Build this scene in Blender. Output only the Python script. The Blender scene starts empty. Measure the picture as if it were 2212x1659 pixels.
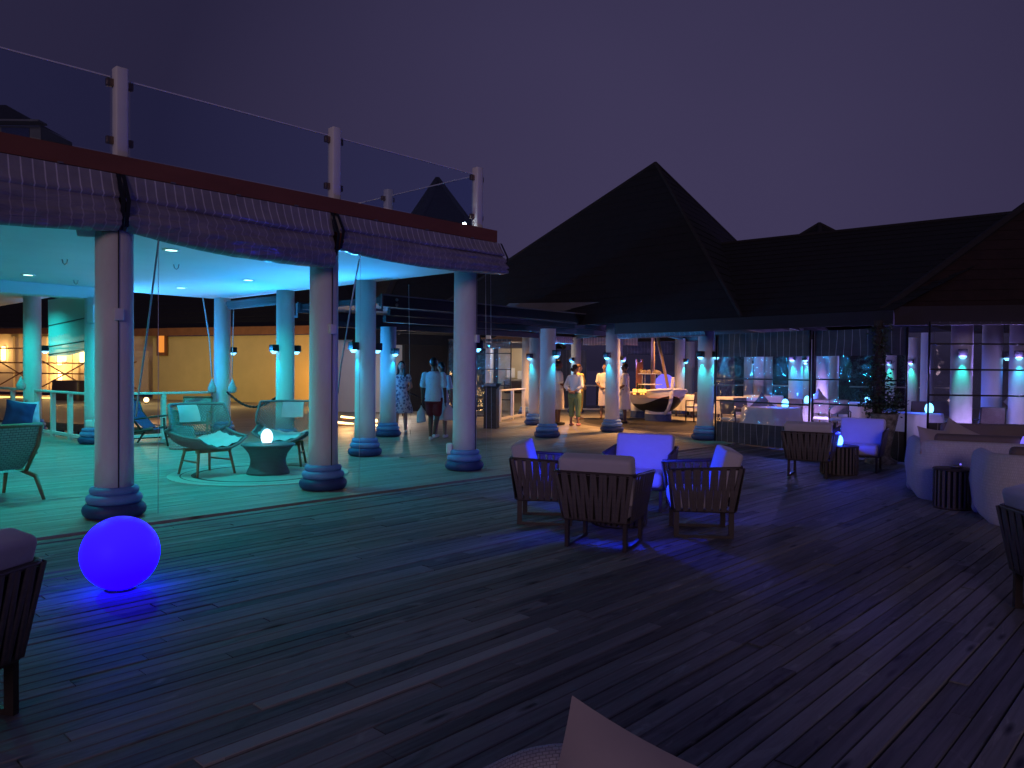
import bpy, bmesh, math, random
from mathutils import Vector, Matrix, Quaternion, noise
random.seed(7)
PI = math.pi
R = math.radians
scene = bpy.context.scene
C = scene.collection

# ------------------------------------------------------------------ camera
CAM_H = 1.55
cam_d = bpy.data.cameras.new('camera')
cam = bpy.data.objects.new('camera', cam_d)
C.objects.link(cam)
scene.camera = cam
cam_d.sensor_width = 36.0
cam_d.lens = 27.03
cam_d.clip_start = 0.05
cam_d.clip_end = 6000
CAM_ROT = Matrix.Rotation(R(90 - 1.08), 3, 'X') @ Matrix.Rotation(R(0.55), 3, 'Z')
cam.matrix_world = Matrix.Translation((0, 0, CAM_H)) @ CAM_ROT.to_4x4()

# ------------------------------------------------------------------ sky, night
world = bpy.data.worlds.new('World')
scene.world = world
world.use_nodes = True
wn = world.node_tree
wn.nodes.clear()
w_out = wn.nodes.new('ShaderNodeOutputWorld')
w_bg = wn.nodes.new('ShaderNodeBackground')
w_sky = wn.nodes.new('ShaderNodeTexSky')
w_sky.sky_type = 'NISHITA'
w_sky.sun_disc = False
w_sky.sun_elevation = R(-3.0)
w_sky.sun_rotation = R(186)
w_tc = wn.nodes.new('ShaderNodeTexCoord')
w_dot = wn.nodes.new('ShaderNodeVectorMath'); w_dot.operation = 'DOT_PRODUCT'
w_dot.inputs[1].default_value = Vector((0.20, 0.97, 0.10)).normalized()
w_nz = wn.nodes.new('ShaderNodeTexNoise')
w_nz.inputs['Scale'].default_value = 1.7
w_nz.inputs['Detail'].default_value = 3
w_ma = wn.nodes.new('ShaderNodeMath'); w_ma.operation = 'MULTIPLY_ADD'
w_ma.inputs[1].default_value = 0.11
w_ramp = wn.nodes.new('ShaderNodeValToRGB')
e = w_ramp.color_ramp.elements
e[0].position = 0.0; e[0].color = (0.030, 0.025, 0.062, 1)
e[1].position = 1.0; e[1].color = (0.045, 0.037, 0.090, 1)
m = w_ramp.color_ramp.elements.new(0.80); m.color = (0.018, 0.015, 0.043, 1)
m = w_ramp.color_ramp.elements.new(0.96); m.color = (0.039, 0.032, 0.080, 1)
w_add = wn.nodes.new('ShaderNodeMixRGB'); w_add.blend_type = 'ADD'
w_add.inputs[0].default_value = 0.03
wn.links.new(w_tc.outputs['Generated'], w_dot.inputs[0])
wn.links.new(w_tc.outputs['Generated'], w_nz.inputs['Vector'])
wn.links.new(w_nz.outputs['Fac'], w_ma.inputs[0])
w_sub = wn.nodes.new('ShaderNodeMath'); w_sub.operation = 'SUBTRACT'; w_sub.inputs[1].default_value = 0.055
wn.links.new(w_dot.outputs['Value'], w_ma.inputs[2])
wn.links.new(w_ma.outputs[0], w_sub.inputs[0])
wn.links.new(w_sub.outputs[0], w_ramp.inputs['Fac'])
wn.links.new(w_ramp.outputs['Color'], w_add.inputs[1])
wn.links.new(w_sky.outputs['Color'], w_add.inputs[2])
w_sx = wn.nodes.new('ShaderNodeSeparateXYZ'); wn.links.new(w_tc.outputs['Generated'], w_sx.inputs[0])
w_el = wn.nodes.new('ShaderNodeMapRange'); w_el.interpolation_type = 'SMOOTHSTEP'      # haze bank low over the sea
w_el.inputs['From Min'].default_value = 0.0; w_el.inputs['From Max'].default_value = 0.14; w_el.inputs['To Min'].default_value = 0.35
wn.links.new(w_sx.outputs['Z'], w_el.inputs['Value'])
w_mul = wn.nodes.new('ShaderNodeVectorMath'); w_mul.operation = 'SCALE'
wn.links.new(w_add.outputs['Color'], w_mul.inputs[0]); wn.links.new(w_el.outputs[0], w_mul.inputs['Scale'])
wn.links.new(w_mul.outputs[0], w_bg.inputs['Color'])
w_bg.inputs['Strength'].default_value = 1.0
wn.links.new(w_bg.outputs[0], w_out.inputs['Surface'])

# ------------------------------------------------------------------ the one sun: a faint pink glow from low behind the viewer
sun_d = bpy.data.lights.new('sun', 'SUN')
sun_d.energy = 0.30
sun_d.angle = R(16)
sun_d.color = (1.0, 0.68, 0.82)
sun = bpy.data.objects.new('sun', sun_d)
C.objects.link(sun)
sun.rotation_euler = Vector((0.16, 0.97, -0.20)).to_track_quat('-Z', 'Y').to_euler()

vs = scene.view_settings
vs.view_transform = 'Standard'
vs.look = 'None'
vs.exposure = 0.0
vs.gamma = 1.0
vs.use_curve_mapping = False
scene.cycles.use_denoising = True
scene.cycles.denoiser = 'OPENIMAGEDENOISE'
scene.cycles.max_bounces = 6
scene.cycles.diffuse_bounces = 3
scene.cycles.glossy_bounces = 3
scene.cycles.transmission_bounces = 4
scene.cycles.transparent_max_bounces = 24
scene.cycles.sample_clamp_indirect = 4.0
scene.cycles.caustics_reflective = False
scene.cycles.caustics_refractive = False

# ------------------------------------------------------------------ measuring helpers
def ray(px, py):                       # photograph pixel (2212 wide) to a direction in the place
    return CAM_ROT @ Vector(((px - 1106) / 1661, -(py - 829.5) / 1661, -1))
def G(px, py, z=0.0):                  # the point of the horizontal plane z seen there
    d = ray(px, py)
    return Vector((0, 0, CAM_H)) + d * ((z - CAM_H) / d.z)
def AT(px, py, depth):                 # the point at that distance in front
    d = ray(px, py)
    return Vector((0, 0, CAM_H)) + d * (depth / d.y)
TH = R(43)
U = Vector((math.sin(TH), math.cos(TH), 0))
V = Vector((math.cos(TH), -math.sin(TH), 0))
def UV(u, v, z=0.0):
    p = U * u + V * v
    return Vector((p.x, p.y, z))
ROT_UV = math.atan2(U.y, U.x)          # z rotation that turns local x into U (local y is -V)
def heading(az):                       # z rotation that turns local +y to compass az (0 ahead, 90 right)
    return -R(az)

# ------------------------------------------------------------------ materials
def nodes_of(name):
    mt = bpy.data.materials.new(name)
    mt.use_nodes = True
    nt = mt.node_tree
    nt.nodes.clear()
    out = nt.nodes.new('ShaderNodeOutputMaterial')
    return mt, nt, out
def N(nt, t, **kw):
    n = nt.nodes.new(t)
    for k, v in kw.items():
        if k in n.inputs:
            n.inputs[k].default_value = v
        else:
            setattr(n, k, v)
    return n
def paint(name, col, rough=0.6, var=0.12, scale=6.0, bump=0.0, bscale=60.0, metal=0.0, stretch=(1, 1, 1), spec=0.4, sheen=0.0):
    mt, nt, out = nodes_of(name)
    b = N(nt, 'ShaderNodeBsdfPrincipled', Roughness=rough, Metallic=metal)
    b.inputs['Specular IOR Level'].default_value = spec
    if sheen: b.inputs['Sheen Weight'].default_value = sheen
    tc = N(nt, 'ShaderNodeTexCoord')
    mp = N(nt, 'ShaderNodeMapping')
    mp.inputs['Scale'].default_value = stretch
    nz = N(nt, 'ShaderNodeTexNoise', Scale=scale, Detail=5.0, Roughness=0.6)
    nt.links.new(tc.outputs['Object'], mp.inputs['Vector'])
    nt.links.new(mp.outputs[0], nz.inputs['Vector'])
    mr = N(nt, 'ShaderNodeMapRange')
    mr.inputs['From Min'].default_value = 0.25; mr.inputs['From Max'].default_value = 0.75
    mr.inputs['To Min'].default_value = 1 - var; mr.inputs['To Max'].default_value = 1 + var
    nt.links.new(nz.outputs['Fac'], mr.inputs['Value'])
    mx = N(nt, 'ShaderNodeVectorMath', operation='SCALE')
    mx.inputs[0].default_value = col[:3]
    nt.links.new(mr.outputs[0], mx.inputs['Scale'])
    nt.links.new(mx.outputs[0], b.inputs['Base Color'])
    if bump:
        n2 = N(nt, 'ShaderNodeTexNoise', Scale=bscale, Detail=4.0)
        nt.links.new(mp.outputs[0], n2.inputs['Vector'])
        bp = N(nt, 'ShaderNodeBump', Strength=bump, Distance=0.01)
        nt.links.new(n2.outputs['Fac'], bp.inputs['Height'])
        nt.links.new(bp.outputs[0], b.inputs['Normal'])
    nt.links.new(b.outputs[0], out.inputs['Surface'])
    return mt
def glow(name, col, strength):
    mt, nt, out = nodes_of(name)
    em = N(nt, 'ShaderNodeEmission', Strength=strength)
    em.inputs['Color'].default_value = (*col, 1)
    nt.links.new(em.outputs[0], out.inputs['Surface'])
    return mt
def clear(name, tint=(0.9, 0.95, 0.97), gloss=0.07, rough=0.03, haze=0.0, hazecol=(0.3, 0.32, 0.4), wav=0.0, wscale=3.0):
    mt, nt, out = nodes_of(name)
    tr = N(nt, 'ShaderNodeBsdfTransparent'); tr.inputs['Color'].default_value = (*tint, 1)
    gl = N(nt, 'ShaderNodeBsdfGlossy', Roughness=rough)
    mix = N(nt, 'ShaderNodeMixShader'); mix.inputs[0].default_value = gloss
    if wav:
        nz = N(nt, 'ShaderNodeTexNoise', Scale=wscale, Detail=2.0)
        tc = N(nt, 'ShaderNodeTexCoord'); nt.links.new(tc.outputs['Object'], nz.inputs['Vector'])
        bp = N(nt, 'ShaderNodeBump', Strength=wav, Distance=0.1)
        nt.links.new(nz.outputs['Fac'], bp.inputs['Height']); nt.links.new(bp.outputs[0], gl.inputs['Normal'])
    nt.links.new(tr.outputs[0], mix.inputs[1]); nt.links.new(gl.outputs[0], mix.inputs[2])
    last = mix
    if haze:
        df = N(nt, 'ShaderNodeBsdfDiffuse'); df.inputs['Color'].default_value = (*hazecol, 1)
        m2 = N(nt, 'ShaderNodeMixShader'); m2.inputs[0].default_value = haze
        nt.links.new(mix.outputs[0], m2.inputs[1]); nt.links.new(df.outputs[0], m2.inputs[2])
        last = m2
    nt.links.new(last.outputs[0], out.inputs['Surface'])
    return mt
def wood_planks(name, dark, light, rough=0.55, span=1.0):
    """weathered boards: each island/object its own tone, long grain, knots, worn pale patches"""
    mt, nt, out = nodes_of(name)
    L = nt.links.new
    b = N(nt, 'ShaderNodeBsdfPrincipled', Roughness=rough)
    b.inputs['Specular IOR Level'].default_value = 0.35
    tc = N(nt, 'ShaderNodeTexCoord'); oi = N(nt, 'ShaderNodeObjectInfo'); ge = N(nt, 'ShaderNodeNewGeometry')
    ad = N(nt, 'ShaderNodeMath', operation='ADD'); fr = N(nt, 'ShaderNodeMath', operation='FRACT')
    L(oi.outputs['Random'], ad.inputs[0]); L(ge.outputs['Random Per Island'], ad.inputs[1]); L(ad.outputs[0], fr.inputs[0])
    off = N(nt, 'ShaderNodeVectorMath', operation='SCALE'); off.inputs[0].default_value = (91.7, 37.3, 11.0)
    L(fr.outputs[0], off.inputs['Scale'])
    av = N(nt, 'ShaderNodeVectorMath', operation='ADD'); L(tc.outputs['Object'], av.inputs[0]); L(off.outputs[0], av.inputs[1])
    mp = N(nt, 'ShaderNodeMapping'); mp.inputs['Scale'].default_value = (1.2, 26, 26); L(av.outputs[0], mp.inputs['Vector'])
    g1 = N(nt, 'ShaderNodeTexNoise', Scale=1.0, Detail=6.0, Roughness=0.65, Distortion=0.6); L(mp.outputs[0], g1.inputs['Vector'])
    mp2 = N(nt, 'ShaderNodeMapping'); mp2.inputs['Scale'].default_value = (1.6, 7, 7); L(av.outputs[0], mp2.inputs['Vector'])
    g2 = N(nt, 'ShaderNodeTexNoise', Scale=1.0, Detail=4.0, Roughness=0.6, Distortion=1.2); L(mp2.outputs[0], g2.inputs['Vector'])
    kn = N(nt, 'ShaderNodeTexVoronoi', Scale=1.0); mp3 = N(nt, 'ShaderNodeMapping'); mp3.inputs['Scale'].default_value = (1.5, 7, 1)
    L(av.outputs[0], mp3.inputs['Vector']); L(mp3.outputs[0], kn.inputs['Vector'])
    kr = N(nt, 'ShaderNodeMapRange'); kr.inputs['From Min'].default_value = 0.05; kr.inputs['From Max'].default_value = 0.16
    L(kn.outputs['Distance'], kr.inputs['Value'])
    # tone = 0.5*rand + 0.3*grain + patches
    s1 = N(nt, 'ShaderNodeMath', operation='MULTIPLY_ADD'); s1.inputs[1].default_value = 0.50; L(fr.outputs[0], s1.inputs[0])
    gm = N(nt, 'ShaderNodeMapRange'); gm.inputs['From Min'].default_value = 0.3; gm.inputs['From Max'].default_value = 0.7
    gm.inputs['To Max'].default_value = 0.40; L(g1.outputs['Fac'], gm.inputs['Value']); L(gm.outputs[0], s1.inputs[2])
    pm = N(nt, 'ShaderNodeMapRange'); pm.inputs['From Min'].default_value = 0.60; pm.inputs['From Max'].default_value = 0.72
    pm.inputs['To Max'].default_value = 0.55; L(g2.outputs['Fac'], pm.inputs['Value'])
    dm = N(nt, 'ShaderNodeMapRange'); dm.inputs['From Min'].default_value = 0.28; dm.inputs['From Max'].default_value = 0.42
    dm.inputs['To Min'].default_value = -0.35; dm.inputs['To Max'].default_value = 0.0; L(g2.outputs['Fac'], dm.inputs['Value'])
    s2 = N(nt, 'ShaderNodeMath', operation='ADD'); L(s1.outputs[0], s2.inputs[0]); L(pm.outputs[0], s2.inputs[1])
    s3 = N(nt, 'ShaderNodeMath', operation='ADD'); L(s2.outputs[0], s3.inputs[0]); L(dm.outputs[0], s3.inputs[1])
    mx = N(nt, 'ShaderNodeMixRGB'); mx.inputs[1].default_value = (*dark, 1); mx.inputs[2].default_value = (*light, 1)
    mx.use_clamp = True
    L(s3.outputs[0], mx.inputs[0])
    mk = N(nt, 'ShaderNodeMixRGB', blend_type='MIX'); mk.inputs[1].default_value = (dark[0]*.45, dark[1]*.45, dark[2]*.45, 1)
    L(kr.outputs[0], mk.inputs[0]); L(mx.outputs[0], mk.inputs[2])
    L(mk.outputs[0], b.inputs['Base Color'])
    bp = N(nt, 'ShaderNodeBump', Strength=0.55, Distance=0.006); L(g1.outputs['Fac'], bp.inputs['Height']); L(bp.outputs[0], b.inputs['Normal'])
    rr = N(nt, 'ShaderNodeMapRange'); rr.inputs['To Min'].default_value = rough - .13; rr.inputs['To Max'].default_value = rough + .22
    L(g2.outputs['Fac'], rr.inputs['Value']); L(rr.outputs[0], b.inputs['Roughness'])
    L(b.outputs[0], out.inputs['Surface'])
    return mt
def stripes(name, base, line, period, width, rough=0.35, axis=0, gloss=0.5, wrinkle=0.5):
    """awning cloth: thin pale stripes across one object axis"""
    mt, nt, out = nodes_of(name)
    L = nt.links.new
    b = N(nt, 'ShaderNodeBsdfPrincipled', Roughness=rough); b.inputs['Specular IOR Level'].default_value = gloss
    tc = N(nt, 'ShaderNodeTexCoord'); sp = N(nt, 'ShaderNodeSeparateXYZ'); L(tc.outputs['UV'], sp.inputs[0])
    dv = N(nt, 'ShaderNodeMath', operation='DIVIDE'); dv.inputs[1].default_value = period; L(sp.outputs[axis], dv.inputs[0])
    fr = N(nt, 'ShaderNodeMath', operation='FRACT'); L(dv.outputs[0], fr.inputs[0])
    lt = N(nt, 'ShaderNodeMath', operation='LESS_THAN'); lt.inputs[1].default_value = width / period; L(fr.outputs[0], lt.inputs[0])
    nz = N(nt, 'ShaderNodeTexNoise', Scale=5.0, Detail=5.0); L(tc.outputs['Object'], nz.inputs['Vector'])
    mr = N(nt, 'ShaderNodeMapRange'); mr.inputs['To Min'].default_value = 0.6; mr.inputs['To Max'].default_value = 1.4; L(nz.outputs['Fac'], mr.inputs['Value'])
    mx = N(nt, 'ShaderNodeMixRGB'); mx.inputs[1].default_value = (*base, 1); mx.inputs[2].default_value = (*line, 1); L(lt.outputs[0], mx.inputs[0])
    sc = N(nt, 'ShaderNodeVectorMath', operation='SCALE'); L(mx.outputs[0], sc.inputs[0]); L(mr.outputs[0], sc.inputs['Scale'])
    L(sc.outputs[0], b.inputs['Base Color'])
    if wrinkle:
        mp = N(nt, 'ShaderNodeMapping'); mp.inputs['Scale'].default_value = (3, 3, 14); L(tc.outputs['Object'], mp.inputs['Vector'])
        n2 = N(nt, 'ShaderNodeTexNoise', Scale=1.0, Detail=4.0, Distortion=0.8); L(mp.outputs[0], n2.inputs['Vector'])
        bp = N(nt, 'ShaderNodeBump', Strength=wrinkle, Distance=0.06); L(n2.outputs['Fac'], bp.inputs['Height']); L(bp.outputs[0], b.inputs['Normal'])
    L(b.outputs[0], out.inputs['Surface'])
    return mt
def weave(name, c1, c2, sx, sz, rough=0.6, bump=1.0, uv=True):
    mt, nt, out = nodes_of(name)
    L = nt.links.new
    b = N(nt, 'ShaderNodeBsdfPrincipled', Roughness=rough)
    tc = N(nt, 'ShaderNodeTexCoord')
    bk = N(nt, 'ShaderNodeTexBrick', Scale=1.0)
    bk.inputs['Color1'].default_value = (*c1, 1); bk.inputs['Color2'].default_value = (c1[0]*.88, c1[1]*.88, c1[2]*.88, 1); bk.inputs['Mortar'].default_value = (*c2, 1)
    bk.inputs['Brick Width'].default_value = sx; bk.inputs['Row Height'].default_value = sz; bk.inputs['Mortar Size'].default_value = min(sx, sz) * 0.13
    bk.inputs['Mortar Smooth'].default_value = 0.6
    L(tc.outputs['UV' if uv else 'Object'], bk.inputs['Vector'])
    L(bk.outputs['Color'], b.inputs['Base Color'])
    bp = N(nt, 'ShaderNodeBump', Strength=bump, Distance=0.006); bp.invert = True; L(bk.outputs['Fac'], bp.inputs['Height']); L(bp.outputs[0], b.inputs['Normal'])
    L(b.outputs[0], out.inputs['Surface'])
    return mt
def floral(name, base, spots, scale=9.0, cut=0.34):
    mt, nt, out = nodes_of(name)
    L = nt.links.new
    b = N(nt, 'ShaderNodeBsdfPrincipled', Roughness=0.8)
    tc = N(nt, 'ShaderNodeTexCoord')
    vo = N(nt, 'ShaderNodeTexVoronoi', Scale=scale, Randomness=1.0); L(tc.outputs['Object'], vo.inputs['Vector'])
    nz = N(nt, 'ShaderNodeTexNoise', Scale=scale * 2.4, Detail=2.0); L(tc.outputs['Object'], nz.inputs['Vector'])
    ad = N(nt, 'ShaderNodeMath', operation='MULTIPLY_ADD'); ad.inputs[1].default_value = 0.35; L(nz.outputs['Fac'], ad.inputs[0]); L(vo.outputs['Distance'], ad.inputs[2])
    lt = N(nt, 'ShaderNodeMath', operation='LESS_THAN'); lt.inputs[1].default_value = cut; L(ad.outputs[0], lt.inputs[0])
    rp = N(nt, 'ShaderNodeValToRGB'); rp.color_ramp.interpolation = 'CONSTANT'
    el = rp.color_ramp.elements
    el[0].color = (*spots[0], 1); el[1].position = 0.5; el[1].color = (*spots[-1], 1)
    sx = N(nt, 'ShaderNodeSeparateColor'); L(vo.outputs['Color'], sx.inputs[0]); L(sx.outputs[0], rp.inputs['Fac'])
    mx = N(nt, 'ShaderNodeMixRGB'); mx.inputs[1].default_value = (*base, 1); L(rp.outputs[0], mx.inputs[2]); L(lt.outputs[0], mx.inputs[0])
    L(mx.outputs[0], b.inputs['Base Color']); L(b.outputs[0], out.inputs['Surface'])
    return mt
def water_mat():
    mt, nt, out = nodes_of('sea_water')
    L = nt.links.new
    b = N(nt, 'ShaderNodeBsdfPrincipled', Roughness=0.12); b.inputs['Base Color'].default_value = (0.006, 0.009, 0.014, 1)
    tc = N(nt, 'ShaderNodeTexCoord'); nz = N(nt, 'ShaderNodeTexNoise', Scale=1.6, Detail=4.0, Distortion=0.4); L(tc.outputs['Object'], nz.inputs['Vector'])
    bp = N(nt, 'ShaderNodeBump', Strength=0.5, Distance=0.3); L(nz.outputs['Fac'], bp.inputs['Height']); L(bp.outputs[0], b.inputs['Normal'])
    L(b.outputs[0], out.inputs['Surface'])
    return mt
def globe_mat(name, low, high, strength):
    """moulded plastic shade lit by a bulb near its foot"""
    mt, nt, out = nodes_of(name)
    L = nt.links.new
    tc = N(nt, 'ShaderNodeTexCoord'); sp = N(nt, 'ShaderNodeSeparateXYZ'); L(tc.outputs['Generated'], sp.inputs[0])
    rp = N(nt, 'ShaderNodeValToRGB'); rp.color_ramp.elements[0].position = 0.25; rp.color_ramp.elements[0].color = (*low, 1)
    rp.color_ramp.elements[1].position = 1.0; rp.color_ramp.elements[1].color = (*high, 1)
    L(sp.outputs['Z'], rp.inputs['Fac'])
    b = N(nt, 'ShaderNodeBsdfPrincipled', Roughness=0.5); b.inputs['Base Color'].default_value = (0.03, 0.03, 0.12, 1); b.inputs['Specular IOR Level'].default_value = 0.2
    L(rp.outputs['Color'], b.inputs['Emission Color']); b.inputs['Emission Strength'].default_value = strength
    L(b.outputs[0], out.inputs['Surface'])
    return mt
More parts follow.
